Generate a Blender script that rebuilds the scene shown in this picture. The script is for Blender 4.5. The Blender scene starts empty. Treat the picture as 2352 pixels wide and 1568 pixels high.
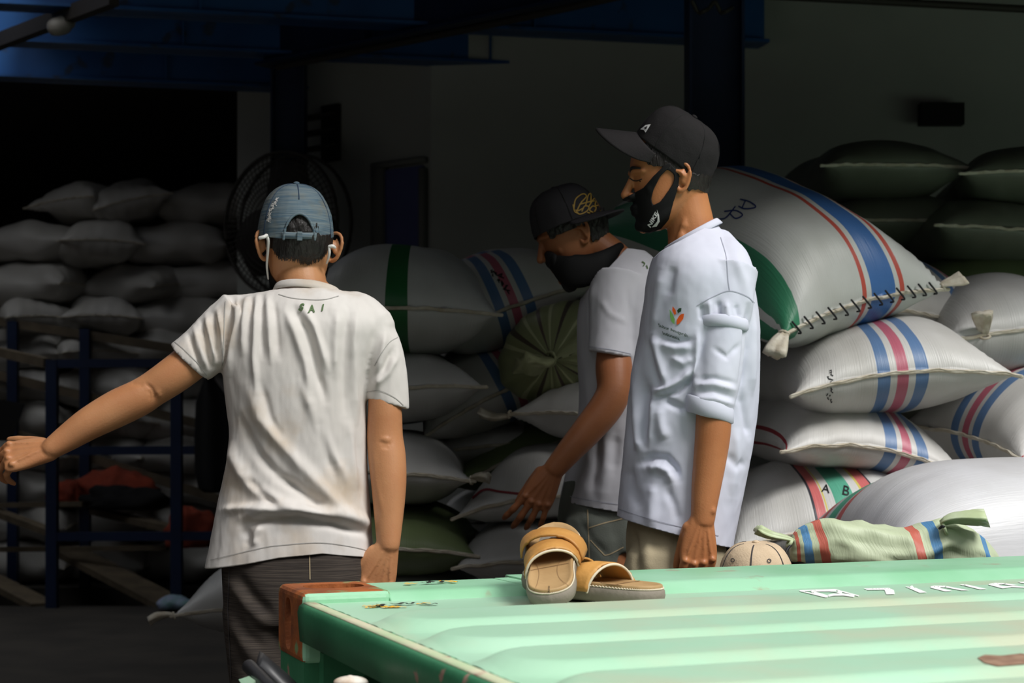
import bpy, bmesh, math, random
import numpy as np
from mathutils import Vector, Matrix, noise
from mathutils.bvhtree import BVHTree
from mathutils.geometry import tessellate_polygon

# ------------------------------------------------------------------ camera, sky, sun, exposure
F, YH, CX, CZ = 3830.0, 960.0, 1176.0, 1.12      # focal length in px, horizon row, centre column, eye height
SC = bpy.context.scene
COL = SC.collection
cam = bpy.data.cameras.new('camera')
cam_o = bpy.data.objects.new('camera', cam)
COL.objects.link(cam_o)
cam.sensor_width = 36
cam.lens = F / 2352 * 36
cam.shift_y = (YH - 784) / 2352
cam.clip_end = 100
cam_o.location = (0, 0, CZ)
cam_o.rotation_euler = (math.radians(90), 0, 0)
cam.dof.use_dof = True
cam.dof.focus_distance = 3.3
cam.dof.aperture_fstop = 6.7
SC.camera = cam_o
SC.view_settings.view_transform = 'Standard'
SC.view_settings.look = 'None'
SC.view_settings.exposure = 0.0
SC.view_settings.gamma = 1.0
SC.view_settings.use_curve_mapping = False

w = bpy.data.worlds.new('sky'); SC.world = w; w.use_nodes = True
nt = w.node_tree; nt.nodes.clear()
tc = nt.nodes.new('ShaderNodeTexCoord'); sp = nt.nodes.new('ShaderNodeSeparateXYZ')
cr = nt.nodes.new('ShaderNodeValToRGB'); bg = nt.nodes.new('ShaderNodeBackground'); ow = nt.nodes.new('ShaderNodeOutputWorld')
nt.links.new(tc.outputs['Generated'], sp.inputs[0]); nt.links.new(sp.outputs['Z'], cr.inputs[0])
nt.links.new(cr.outputs[0], bg.inputs['Color']); nt.links.new(bg.outputs[0], ow.inputs[0])
els = cr.color_ramp.elements                      # low sky darkened in the ramp to curb light deep inside; overcast above
els[0].position = 0.0; els[0].color = (.020, .020, .020, 1)
els[1].position = 1.0; els[1].color = (.97, .985, 1.0, 1)
for p_, c_ in ((.30, (.04, .04, .04, 1)), (.50, (.24, .242, .245, 1)), (.66, (.55, .56, .575, 1)), (.82, (.95, .97, 1.0, 1))):
    e = els.new(p_); e.color = c_
bg.inputs['Strength'].default_value = 1.6
sun = bpy.data.lights.new('sun', 'SUN'); sun.energy = 3.3; sun.angle = math.radians(24); sun.color = (1.0, .975, .94)
sun_o = bpy.data.objects.new('sun', sun); COL.objects.link(sun_o)
sun_o.rotation_euler = Vector((-.58, .52, -.86)).to_track_quat('-Z', 'Y').to_euler()

# ------------------------------------------------------------------ helpers
def P(px, py, d):
    return Vector(((px - CX) / F * d, d, CZ + (YH - py) / F * d))
def s2l(c):
    return tuple(((v / 255) / 12.92 if v / 255 <= .04045 else ((v / 255 + .055) / 1.055) ** 2.4) for v in c) + (1,)
class G:
    """a bag of vertices and faces"""
    def __init__(s): s.v = []; s.f = []
    def add(s, vs, fs):
        o = len(s.v); s.v += [Vector(v) for v in vs]; s.f += [[i + o for i in f] for f in fs]; return s
    def join(s, *gs):
        for g in gs: s.add(g.v, g.f)
        return s
    def xf(s, m): s.v = [m @ v for v in s.v]; return s
    def mesh(s, name):
        me = bpy.data.meshes.new(name); me.from_pydata([tuple(v) for v in s.v], [], s.f); me.update(); return me
def join(*gs): return G().join(*gs)
def loft(rings, caps=True, closed=True):
    g = G(); n = len(rings[0]); fs = []
    vs = [p for r in rings for p in r]
    for i in range(len(rings) - 1):
        for j in range(n if closed else n - 1):
            k = (j + 1) % n
            fs.append([i * n + j, i * n + k, (i + 1) * n + k, (i + 1) * n + j])
    if caps:
        a = sum((Vector(p) for p in rings[0]), Vector()) / n; b = sum((Vector(p) for p in rings[-1]), Vector()) / n
        vs = vs + [a, b]; ia = len(vs) - 2; ib = ia + 1; o = (len(rings) - 1) * n
        for j in range(n):
            k = (j + 1) % n
            fs.append([ia, k, j]); fs.append([ib, o + j, o + k])
    return g.add(vs, fs)
def catmull(pts, sub):
    """pts: list of equal length tuples"""
    A = [np.array(p, float) for p in pts]; out = []
    for i in range(len(A) - 1):
        p0 = A[i - 1] if i else 2 * A[0] - A[1]; p1 = A[i]; p2 = A[i + 1]
        p3 = A[i + 2] if i + 2 < len(A) else 2 * A[-1] - A[-2]
        for k in range(sub):
            t = k / sub
            out.append(.5 * (2 * p1 + (p2 - p0) * t + (2 * p0 - 5 * p1 + 4 * p2 - p3) * t * t + (3 * p1 - p0 - 3 * p2 + p3) * t ** 3))
    out.append(A[-1]); return out
def tube(path, radii, n=20, sub=5, up=(0, 0, 1), cap=True, ends=True, endn=None):
    rr = [(r, r) if isinstance(r, (int, float)) else r for r in radii]
    rows = catmull([tuple(p) + tuple(r) for p, r in zip(path, rr)], sub) if sub > 1 else [np.array(tuple(p) + tuple(r), float) for p, r in zip(path, rr)]
    pts = [Vector(r[:3]) for r in rows]; rad = [(max(r[3], 1e-4), max(r[4], 1e-4)) for r in rows]
    rings = []; up = Vector(up); N = len(pts); fr = []
    for i in range(N):
        t = (pts[min(i + 1, N - 1)] - pts[max(i - 1, 0)]).normalized()
        u = up if abs(t.dot(up.normalized())) < .97 else Vector((0, 1, .01))
        s = t.cross(u).normalized(); uu = s.cross(t).normalized(); fr.append((t, s, uu))
    def ring(c, s, uu, a, b): return [c + s * (a * math.cos(2 * math.pi * k / n)) + uu * (b * math.sin(2 * math.pi * k / n)) for k in range(n)]
    if cap:
        t, s, uu = fr[0]; a, b = rad[0]; m = min(a, b)
        for q in (80, 55, 28): rings.append(ring(pts[0] - t * m * math.sin(math.radians(q)), s, uu, a * math.cos(math.radians(q)), b * math.cos(math.radians(q))))
    for p, (t, s, uu), (a, b) in zip(pts, fr, rad): rings.append(ring(p, s, uu, a, b))
    if endn is not None:                     # slanted flat end
        t = fr[-1][0]; c = pts[-1]; e_ = Vector(endn).normalized()
        for k_, wt in ((len(rings) - 1, 1.0), (len(rings) - 2, .75), (len(rings) - 3, .5)):
            cc = pts[k_ - len(rings) + len(pts)] if not cap else c
            rings[k_] = [q - t * (wt * (q - cc).dot(e_) / t.dot(e_)) + t * (wt * (q - cc).dot(t)) for q in rings[k_]]
    if cap:
        t, s, uu = fr[-1]; a, b = rad[-1]; m = min(a, b)
        for q in (28, 55, 80): rings.append(ring(pts[-1] + t * m * math.sin(math.radians(q)), s, uu, a * math.cos(math.radians(q)), b * math.cos(math.radians(q))))
    return loft(rings, caps=ends)
def sgnp(x, e): return math.copysign(abs(x) ** e, x)
def srings(rows, d, n=64, ex=2.3, sub=4, inset=0.0):
    """rows (py, xl, xr, half depth, y shift): horizontal rings with photo silhouettes at depth d"""
    out = []
    for r in catmull(rows, sub):
        py, xl, xr, hd, ys = r
        cx = ((xl + xr) / 2 - CX) / F * d; hw = (xr - xl) / 2 / F * d - inset; z = CZ + (YH - py) / F * d
        out.append([Vector((cx + hw * sgnp(math.cos(a), 2 / ex), d + ys + (hd - inset) * sgnp(math.sin(a), 2 / ex), z)) for a in [2 * math.pi * k / n for k in range(n)]])
    return out
def ellipsoid(c, rx, ry, rz, m=None, nu=20, nv=14):
    rings = []
    for i in range(1, nv):
        t = math.pi * i / nv
        rings.append([Vector((rx * math.sin(t) * math.cos(2 * math.pi * k / nu), ry * math.sin(t) * math.sin(2 * math.pi * k / nu), -rz * math.cos(t))) for k in range(nu)])
    g = loft(rings)
    if m is not None: g.xf(m.to_3x3().to_4x4() if len(m) == 4 else m.to_4x4())
    return g.xf(Matrix.Translation(c))
def box(x0, x1, y0, y1, z0, z1, m=None):
    g = G().add([(x, y, z) for z in (z0, z1) for y in (y0, y1) for x in (x0, x1)],
                [[0, 2, 3, 1], [4, 5, 7, 6], [0, 1, 5, 4], [2, 6, 7, 3], [0, 4, 6, 2], [1, 3, 7, 5]])
    return g.xf(m) if m else g
def bar(a, b, w, h, up=(0, 0, 1)):
    """rectangular bar from a to b"""
    a = Vector(a); b = Vector(b); t = (b - a).normalized(); u = Vector(up)
    if abs(t.dot(u)) > .98: u = Vector((0, 1, 0))
    s = t.cross(u).normalized(); u = s.cross(t)
    return loft([[c + s * (w / 2 * i) + u * (h / 2 * j) for i, j in ((-1, -1), (1, -1), (1, 1), (-1, 1))] for c in (a, b)])
def prism(poly, z0, z1):
    return loft([[Vector((x, y, z)) for x, y in poly] for z in (z0, z1)])
def frame(o, fwd, up=(0, 0, 1)):
    f = Vector(fwd).normalized(); u = Vector(up); r = f.cross(u).normalized(); u = r.cross(f)
    return Matrix(((r.x, f.x, u.x, o[0]), (r.y, f.y, u.y, o[1]), (r.z, f.z, u.z, o[2]), (0, 0, 0, 1)))
def upd(): bpy.context.view_layer.update()
def evalmesh(me, mods):
    o = bpy.data.objects.new('tmp', me); COL.objects.link(o)
    for kind, kw in mods:
        m = o.modifiers.new(kind, kind)
        for k, v in kw.items(): setattr(m, k, v)
    upd(); dg = bpy.context.evaluated_depsgraph_get()
    r = bpy.data.meshes.new_from_object(o.evaluated_get(dg))
    bpy.data.objects.remove(o); return r
def fuse(g, voxel, it=4, fac=.5):
    return evalmesh(g.mesh('fuse'), [('REMESH', dict(mode='VOXEL', voxel_size=voxel)), ('SMOOTH', dict(factor=fac, iterations=it))])
def outward(me):
    bm = bmesh.new(); bm.from_mesh(me); bmesh.ops.recalc_face_normals(bm, faces=bm.faces[:]); bm.to_mesh(me); bm.free(); me.update(); return me
def smoothrim(me, it=10):
    bm = bmesh.new(); bm.from_mesh(me)
    rim = [v for v in bm.verts if any(e.is_boundary for e in v.link_edges)]
    nb = {v: [e.other_vert(v) for e in v.link_edges if e.is_boundary] for v in rim}
    inner = {v for r in rim for e in r.link_edges for v in (e.other_vert(r),) if v not in nb}
    for _ in range(it):
        new = {v: v.co * .5 + sum((n.co for n in nb[v]), Vector()) / len(nb[v]) * .5 for v in rim}
        for v, c in new.items(): v.co = c
        new = {v: v.co * .5 + sum((e.other_vert(v).co for e in v.link_edges), Vector()) / len(v.link_edges) * .5 for v in inner}
        for v, c in new.items(): v.co = c
    bm.to_mesh(me); bm.free(); me.update(); return me
def boolean(ga, gb, bev=0):
    cut = bpy.data.objects.new('cut', outward(gb.mesh('cut'))); COL.objects.link(cut)
    mods = []
    if bev: mods.append(('BEVEL', dict(width=bev, segments=3, limit_method='ANGLE')))
    mods.append(('BOOLEAN', dict(operation='DIFFERENCE', object=cut, solver='EXACT')))
    r = evalmesh(outward(ga.mesh('a')), mods); bpy.data.objects.remove(cut); return r
def put(name, me, mat, parent=None, smooth=True, bevel=0, solid=0, label=None, local=False):
    """link a world-space mesh (G or Mesh) as one object; under a parent the vertices go into its space"""
    if isinstance(me, G): me = me.mesh(name)
    me.name = name
    if smooth:
        me.polygons.foreach_set('use_smooth', [True] * len(me.polygons))
    o = bpy.data.objects.new(name, me); COL.objects.link(o)
    if mat: me.materials.clear(); me.materials.append(mat)
    if parent:
        o.parent = parent
        if not local:
            upd(); me.transform(parent.matrix_world.inverted())
    if bevel:
        b = o.modifiers.new('bevel', 'BEVEL'); b.width = bevel; b.segments = 2; b.limit_method = 'ANGLE'
        if smooth:
            wn = o.modifiers.new('wn', 'WEIGHTED_NORMAL')
    if solid:
        b = o.modifiers.new('solid', 'SOLIDIFY'); b.thickness = solid; b.offset = -1
    if label: o['label'] = label
    return o
def tag(o, label, cat, group=None, kind=None):
    o['label'] = label; o['category'] = cat
    if group: o['group'] = group
    if kind: o['kind'] = kind
    return o
def thing(name, loc, label, cat, group=None):
    o = bpy.data.objects.new(name, None); o.empty_display_size = .1; COL.objects.link(o); o.location = loc
    upd(); return tag(o, label, cat, group)
def struct(name, g, mat, smooth=False):
    o = put(name, g, mat, smooth=smooth); o['kind'] = 'structure'; return o
def coords(me):
    a = np.empty(len(me.vertices) * 3); me.vertices.foreach_get('co', a); return a.reshape(-1, 3)
def normals(me):
    a = np.empty(len(me.vertices) * 3); me.vertex_normals.foreach_get('vector', a); return a.reshape(-1, 3)
def setco(me, a): me.vertices.foreach_set('co', np.ascontiguousarray(a).ravel()); me.update()
def topx(c): return np.stack([CX + c[:, 0] / c[:, 1] * F, YH - (c[:, 2] - CZ) / c[:, 1] * F], 1)
def sculpt(me, strokes):
    """push cloth in or out along folds: (millimetres, width px, photo polyline) on the side that looks to the yard"""
    c = coords(me); nn = normals(me); px = topx(c)
    view = np.array([0, 0, CZ]) - c; view /= np.linalg.norm(view, axis=1)[:, None]
    wgt = np.clip((nn * view).sum(1) * 2.2 + .1, 0, 1)
    disp = np.zeros(len(c))
    for amp, wid, pl in strokes:
        best = np.full(len(c), 1e9); par = np.zeros(len(c)); n = len(pl) - 1
        for i in range(n):
            a = np.array(pl[i], float); b = np.array(pl[i + 1], float); ab = b - a
            t = np.clip(((px - a) @ ab) / (ab @ ab), 0, 1)
            dd = np.linalg.norm(px - a - t[:, None] * ab, axis=1)
            m = dd < best; best[m] = dd[m]; par[m] = (i + t[m]) / n
        taper = np.clip(np.minimum(par, 1 - par) * 4 + .25, 0, 1)
        disp += amp * .001 * np.exp(-(best / wid) ** 2) * taper
    setco(me, c + nn * (disp * wgt)[:, None])
def wrinkle(me, amp, sc, seed=0):
    c = coords(me); nn = normals(me); out = c.copy()
    for i in range(len(c)):
        out[i] += nn[i] * (amp * noise.fractal(Vector((c[i][0] * sc[0] + seed, c[i][1] * sc[1], c[i][2] * sc[2])), .9, 2.1, 3))
    setco(me, out)
def cutplane(me, co, no, cen=None, rad=1e9):
    bm = bmesh.new(); bm.from_mesh(me); co = Vector(co); no = Vector(no).normalized()
    if cen is None: fs = bm.faces[:]
    else:
        cen = Vector(cen); fs = [f for f in bm.faces if (f.calc_center_median() - cen).length < rad]
    geom = list({v for f in fs for v in f.verts}) + list({e for f in fs for e in f.edges}) + fs
    bmesh.ops.bisect_plane(bm, geom=geom, plane_co=co, plane_no=no, clear_outer=True)
    bm.to_mesh(me); bm.free(); me.update()
def opencap(me, c, n, r, lim=.35):
    c = Vector(c); n = Vector(n).normalized(); bm = bmesh.new(); bm.from_mesh(me)
    bmesh.ops.delete(bm, geom=[f for f in bm.faces if f.normal.dot(n) > lim and (f.calc_center_median() - c).length < r and abs((f.calc_center_median() - c).dot(n)) < .011], context='FACES')
    bm.to_mesh(me); bm.free(); me.update()
def keepfaces(me, fn):
    bm = bmesh.new(); bm.from_mesh(me)
    bmesh.ops.delete(bm, geom=[f for f in bm.faces if not fn(f.calc_center_median())], context='FACES')
    bm.to_mesh(me); bm.free(); me.update(); return me
def inpoly(x, y, poly):
    r = False; n = len(poly)
    for i in range(n):
        x0, y0 = poly[i]; x1, y1 = poly[(i + 1) % n]
        if (y0 > y) != (y1 > y) and x < (x1 - x0) * (y - y0) / (y1 - y0) + x0: r = not r
    return r
def bvh(o):
    upd(); me = o.data; m = o.matrix_world
    return BVHTree.FromPolygons([m @ v.co for v in me.vertices], [p.vertices[:] for p in me.polygons])
def drape(g, tree, off=.0012, far=20):
    """lay a flat drawing given in photo px (x, y, 0) on the surface behind it"""
    o = Vector((0, 0, CZ)); ok = {}; out = G(); idx = {}
    for i, v in enumerate(g.v):
        d = P(v.x, v.y, 1.0) - o; d.normalize()
        h = tree.ray_cast(o, d, far)
        if h[0] is not None:
            nrm = h[1] if h[1].dot(d) < 0 else -h[1]
            idx[i] = len(out.v); out.v.append(h[0] + nrm * off)
    for f in g.f:
        if all(i in idx for i in f): out.f.append([idx[i] for i in f])
    return out
def ribbon(pl, wid, step=3.0):
    """px polyline -> px ribbon"""
    g = G(); pts = []
    for i in range(len(pl) - 1):
        a = Vector(pl[i]); b = Vector(pl[i + 1]); n = max(1, int((b - a).length / step))
        pts += [a.lerp(b, k / n) for k in range(n)]
    pts.append(Vector(pl[-1])); vs = []; fs = []
    for i, p in enumerate(pts):
        t = (pts[min(i + 1, len(pts) - 1)] - pts[max(i - 1, 0)]); t = t.normalized() if t.length else Vector((1, 0)); s = Vector((-t.y, t.x)) * wid / 2
        vs += [(p.x + s.x, p.y + s.y, 0), (p.x - s.x, p.y - s.y, 0)]
        if i: fs.append([2 * i - 2, 2 * i - 1, 2 * i + 1, 2 * i])
    return g.add(vs, fs)
def curve(pl, sub=6): return [tuple(p) for p in catmull(pl, sub)]
def fillpoly(pl, step=4):
    """px outline -> px mesh, finely divided"""
    bm = bmesh.new(); vs = [bm.verts.new((p[0], p[1], 0)) for p in pl]
    for t in tessellate_polygon([[Vector((p[0], p[1], 0)) for p in pl]]): bm.faces.new([vs[i] for i in t])
    for _ in range(5):
        es = [e for e in bm.edges if e.calc_length() > step]
        if not es: break
        bmesh.ops.subdivide_edges(bm, edges=es, cuts=1); bmesh.ops.triangulate(bm, faces=bm.faces[:])
    bm.verts.index_update(); g = G().add([v.co.copy() for v in bm.verts], [[v.index for v in f.verts] for f in bm.faces]); bm.free(); return g
def text(body, step=.12, bold=0.0, shear=0):
    """flat lettering, em about 1, baseline y = 0, centred on x"""
    c = bpy.data.curves.new('t', 'FONT'); c.body = body; c.size = 1; c.align_x = 'CENTER'; c.offset = bold; c.shear = shear
    o = bpy.data.objects.new('t', c); COL.objects.link(o); upd()
    me = bpy.data.meshes.new_from_object(o.evaluated_get(bpy.context.evaluated_depsgraph_get())); bpy.data.objects.remove(o)
    bm = bmesh.new(); bm.from_mesh(me); bmesh.ops.triangulate(bm, faces=bm.faces[:])
    for _ in range(3):
        es = [e for e in bm.edges if e.calc_length() > step]
        if not es: break
        bmesh.ops.subdivide_edges(bm, edges=es, cuts=1); bmesh.ops.triangulate(bm, faces=bm.faces[:])
    bm.verts.index_update(); g = G().add([v.co.copy() for v in bm.verts], [[v.index for v in f.verts] for f in bm.faces]); bm.free(); return g
def map2(g, o, ax, ay):
    """text units -> px: o + x*ax + y*ay"""
    g.v = [Vector((o[0] + v.x * ax[0] + v.y * ay[0], o[1] + v.x * ax[1] + v.y * ay[1], 0)) for v in g.v]; return g

# ------------------------------------------------------------------ materials
def M(name, c, rough=.6, c2=None, vs=6, lo=.35, hi=.65, bump=0, bs=200, bstr=(1, 1, 1), st=(1, 1, 1), sss=0, metal=0, spec=.4, c3=None, vs3=3, lo3=.6, hi3=.7, sheen=0, rough2=None):
    m = bpy.data.materials.new(name); m.use_nodes = True; N = m.node_tree.nodes; L = m.node_tree.links
    b = N['Principled BSDF']; b.inputs['Roughness'].default_value = rough; b.inputs['Metallic'].default_value = metal
    b.inputs['Specular IOR Level'].default_value = spec
    b.inputs['Base Color'].default_value = s2l(c)
    t = N.new('ShaderNodeTexCoord')
    def mapped(s):
        mp = N.new('ShaderNodeMapping'); mp.inputs['Scale'].default_value = s; L.new(t.outputs['Object'], mp.inputs[0]); return mp.outputs[0]
    def nz(s, sc, det=4):
        n = N.new('ShaderNodeTexNoise'); n.inputs['Scale'].default_value = sc; n.inputs['Detail'].default_value = det; L.new(mapped(s), n.inputs['Vector']); return n.outputs['Fac']
    last = None
    if c2:
        r = N.new('ShaderNodeValToRGB'); r.color_ramp.elements[0].position = lo; r.color_ramp.elements[1].position = hi
        r.color_ramp.elements[0].color = s2l(c); r.color_ramp.elements[1].color = s2l(c2); L.new(nz(st, vs), r.inputs[0]); last = r.outputs[0]
    if c3:
        r = N.new('ShaderNodeValToRGB'); r.color_ramp.elements[0].position = lo3; r.color_ramp.elements[1].position = hi3
        r.color_ramp.elements[0].color = (0, 0, 0, 1); r.color_ramp.elements[1].color = (1, 1, 1, 1); L.new(nz((1, 1, 1), vs3, 6), r.inputs[0])
        mx = N.new('ShaderNodeMix'); mx.data_type = 'RGBA'; L.new(r.outputs[0], mx.inputs['Factor'])
        if last: L.new(last, mx.inputs[6])
        else: mx.inputs[6].default_value = s2l(c)
        mx.inputs[7].default_value = s2l(c3); last = mx.outputs[2]
    if last: L.new(last, b.inputs['Base Color'])
    if bump:
        bp = N.new('ShaderNodeBump'); bp.inputs['Strength'].default_value = bump; bp.inputs['Distance'].default_value = .004
        L.new(nz(bstr, bs), bp.inputs['Height']); L.new(bp.outputs[0], b.inputs['Normal'])
    if sss:
        b.inputs['Subsurface Weight'].default_value = sss; b.inputs['Subsurface Radius'].default_value = (.012, .005, .003); b.inputs['Subsurface Scale'].default_value = 1.0
    if sheen: b.inputs['Sheen Weight'].default_value = sheen
    return m
def stripes(name, base, bands, rough=.42, base2=None):
    """woven sack cloth: bands (from, to, colour) across the sack's flat width 0..1"""
    m = M(name, base, rough, bump=0, spec=.45); N = m.node_tree.nodes; L = m.node_tree.links; b = N['Principled BSDF']
    uv = N.new('ShaderNodeUVMap'); uv.uv_map = 'UVMap'; sx = N.new('ShaderNodeSeparateXYZ'); L.new(uv.outputs[0], sx.inputs[0])
    r = N.new('ShaderNodeValToRGB'); r.color_ramp.interpolation = 'CONSTANT'; e = r.color_ramp.elements
    e[0].position = 0; e[0].color = s2l(base); e[1].position = .9999; e[1].color = s2l(base)
    for a, z, c in bands:
        k = e.new(a); k.color = s2l(c)
        k = e.new(z); k.color = s2l(base)
    # two bands that touch: the later start overwrites the base stop
    L.new(sx.outputs[0], r.inputs[0])
    t = N.new('ShaderNodeTexCoord'); n = N.new('ShaderNodeTexNoise'); n.inputs['Scale'].default_value = 5; n.inputs['Detail'].default_value = 5; L.new(t.outputs['Object'], n.inputs['Vector'])
    r2 = N.new('ShaderNodeValToRGB'); r2.color_ramp.elements[0].position = .3; r2.color_ramp.elements[1].position = .75
    r2.color_ramp.elements[0].color = (.80, .79, .76, 1); r2.color_ramp.elements[1].color = (1, 1, 1, 1); L.new(n.outputs['Fac'], r2.inputs[0])
    mx = N.new('ShaderNodeMix'); mx.data_type = 'RGBA'; mx.blend_type = 'MULTIPLY'; mx.inputs['Factor'].default_value = 1
    L.new(r.outputs[0], mx.inputs[6]); L.new(r2.outputs[0], mx.inputs[7]); L.new(mx.outputs[2], b.inputs['Base Color'])
    mp = N.new('ShaderNodeMapping'); mp.inputs['Scale'].default_value = (150, 7, 1); L.new(uv.outputs[0], mp.inputs[0])
    n2 = N.new('ShaderNodeTexNoise'); n2.inputs['Scale'].default_value = 1; n2.inputs['Detail'].default_value = 3; L.new(mp.outputs[0], n2.inputs['Vector'])
    bp = N.new('ShaderNodeBump'); bp.inputs['Strength'].default_value = .28; bp.inputs['Distance'].default_value = .004; L.new(n2.outputs['Fac'], bp.inputs['Height']); L.new(bp.outputs[0], b.inputs['Normal'])
    return m
SKIN1 = M('skin_tan', (192, 138, 96), .48, (180, 122, 82), 9, bump=.12, bs=260, sss=.12, spec=.4)
SKIN2 = M('skin_brown', (160, 102, 66), .5, (146, 90, 58), 9, bump=.1, bs=260, sss=.1, spec=.35)
SKIN3 = M('skin_warm', (190, 128, 84), .46, (174, 112, 70), 9, bump=.12, bs=260, sss=.12, spec=.4)
HAIR = M('black_hair', (20, 17, 16), .42, (36, 31, 28), 30, bump=.7, bs=60, bstr=(6, 6, 1), spec=.5)
SHIRT1 = M('stained_white_cotton', (216, 212, 208), .9, (208, 203, 198), 5, bump=.05, bs=600, spec=.1, c3=(188, 170, 148), vs3=6, lo3=.54, hi3=.78)
SHIRT2 = M('cool_white_cotton', (204, 203, 210), .9, (196, 196, 204), 5, bump=.04, bs=600, spec=.1)
SHIRT3 = M('bluish_white_cotton', (212, 214, 228), .88, (205, 208, 224), 5, bump=.04, bs=600, spec=.12)
PANTS1 = M('ribbed_charcoal_cloth', (74, 67, 61), .85, (52, 47, 44), 1, lo=.40, hi=.60, st=(10, 10, 520), bump=.25, bs=1, bstr=(10, 10, 380), spec=.15)
PANTS2 = M('grey_denim', (112, 116, 108), .9, (96, 100, 94), 8, bump=.2, bs=300, spec=.1)
PANTS3 = M('beige_twill', (178, 166, 138), .85, (164, 152, 126), 7, bump=.2, bs=300, spec=.15)
DENIM = M('faded_denim', (84, 106, 122), .85, (124, 136, 140), 1, lo=.35, hi=.7, st=(12, 12, 260), bump=.35, bs=1, bstr=(20, 20, 300), spec=.15, c3=(124, 118, 100), vs3=14, lo3=.52, hi3=.78)
CAPDARK = M('charcoal_cap_cloth', (43, 41, 42), .9, (37, 36, 37), 8, bump=.2, bs=350, spec=.12)
CAPNAVY = M('dark_cap_cloth', (58, 56, 60), .9, (50, 48, 50), 6, bump=.2, bs=300, spec=.1)
CAPBEIGE = M('beige_cap_cloth', (206, 184, 156), .88, (190, 168, 140), 12, bump=.3, bs=260, spec=.1)
THREAD = M('dark_thread', (70, 66, 66), .8)
PALETHREAD = M('pale_thread', (178, 160, 128), .8)
LOGOWHITE = M('white_print', (222, 222, 222), .6)
GOLD = M('gold_print', (176, 140, 62), .6)
MASK = M('black_mask_cloth', (14, 14, 15), .75, spec=.25)
WHITEP = M('white_plastic', (226, 224, 220), .4)
LGREEN = M('print_light_green', (120, 176, 96), .7); DGREEN = M('print_dark_green', (36, 74, 40), .7); ORANGE = M('print_orange', (234, 96, 30), .7)
PRINTG = M('print_moss_green', (86, 110, 70), .75)
INK = M('black_marker', (26, 26, 30), .6); BLUEINK = M('blue_marker', (40, 56, 112), .6)
METAL = M('dull_steel', (150, 148, 145), .35, metal=.9)
GREEN = (138, 205, 166)
SACKS = {
    'plain': stripes('sack_plain', (202, 202, 202), []),
    'bpb': stripes('sack_blue_pink', (206, 205, 203), [(.385, .445, (96, 128, 172)), (.475, .525, (192, 104, 124)), (.555, .615, (96, 128, 172)), (.985, .995, (150, 50, 60))]),
    'bpb_off': stripes('sack_blue_pink_offset', (206, 205, 203), [(.53, .59, (96, 128, 172)), (.62, .67, (192, 104, 124)), (.70, .76, (96, 128, 172)), (.004, .014, (150, 50, 60))]),
    'blue': stripes('sack_broad_blue', (200, 202, 200), [(.0, .10, (60, 132, 100)), (.50, .525, (190, 84, 72)), (.555, .70, (66, 110, 172)), (.73, .755, (190, 84, 72))]),
    'green': stripes('sack_green_band', (200, 202, 202), [(.45, .56, (40, 108, 62))]),
    'ab': stripes('sack_red_green', (208, 208, 207), [(0.3900, 0.3990, (60, 60, 70)), (0.3995, 0.4450, (208, 112, 112)), (0.4455, 0.4550, (214, 200, 110)), (0.4950, 0.5850, (92, 172, 146)), (0.6250, 0.6350, (214, 200, 110)), (0.6355, 0.6800, (208, 112, 112)), (0.6805, 0.6900, (60, 60, 70))]),
    'ab_edge': stripes('sack_red_green_edge', (206, 206, 210), [(.12, .16, (208, 112, 112)), (.18, .24, (92, 172, 146)), (.26, .30, (208, 112, 112))]),
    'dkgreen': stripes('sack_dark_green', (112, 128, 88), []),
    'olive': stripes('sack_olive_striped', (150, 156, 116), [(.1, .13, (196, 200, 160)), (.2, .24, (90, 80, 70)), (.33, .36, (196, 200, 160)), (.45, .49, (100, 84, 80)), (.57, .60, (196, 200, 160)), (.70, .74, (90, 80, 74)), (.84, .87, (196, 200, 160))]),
    'dull': stripes('sack_shade_darkened', (122, 126, 114), []),  # cloth colour darkened to put the back stack's shade into it
    'old': stripes('sack_dusty_white', (196, 194, 190), []),
}
SEAMC = M('seam_hem', (208, 202, 188), .8, (182, 172, 152), 30, bump=.4, bs=120)
BLUE = M('blue_painted_steel', (34, 84, 142), .38, (26, 70, 124), 3, spec=.5, c3=(46, 60, 84), vs3=8, lo3=.62, hi3=.7)
BLUEDK = M('navy_painted_steel', (22, 40, 74), .5, (18, 34, 64), 4, spec=.4)
WOODY = M('dusty_timber', (110, 98, 80), .8, (90, 80, 66), 10, st=(1, 1, 1))
CONC = M('dusty_concrete', (120, 116, 110), .9, (98, 95, 90), 3, bump=.3, bs=40)
FLOORM = M('dark_dusty_floor', (66, 62, 57), .95, (52, 49, 46), 3, bump=.3, bs=40)
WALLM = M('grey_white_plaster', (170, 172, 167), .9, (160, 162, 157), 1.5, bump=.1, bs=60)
DARKM = M('dark_plaster', (46, 44, 42), .95)  # one dark tone for the ceiling, roof edge, left and rear walls
BLACKM = M('black_cloth', (16, 16, 18), .9)
FANM = M('dark_fan_metal', (52, 48, 44), .6, spec=.3)
# ------------------------------------------------------------------ the setting
TH = math.radians(21.3)
U = Vector((math.cos(TH), math.sin(TH), 0)); V = Vector((math.sin(TH), -math.cos(TH), 0))
PZ = CZ - .306                                   # container roof plate
CO = Vector((-.409, 2.904, PZ))                  # its back left corner
CM = Matrix(((U.x, -V.x, 0, CO.x), (U.y, -V.y, 0, CO.y), (0, 0, 1, CO.z), (0, 0, 0, 1)))   # local (u, -v, z)
def C(u, v, z=0): return CO + U * u + V * v + Vector((0, 0, z))

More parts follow.
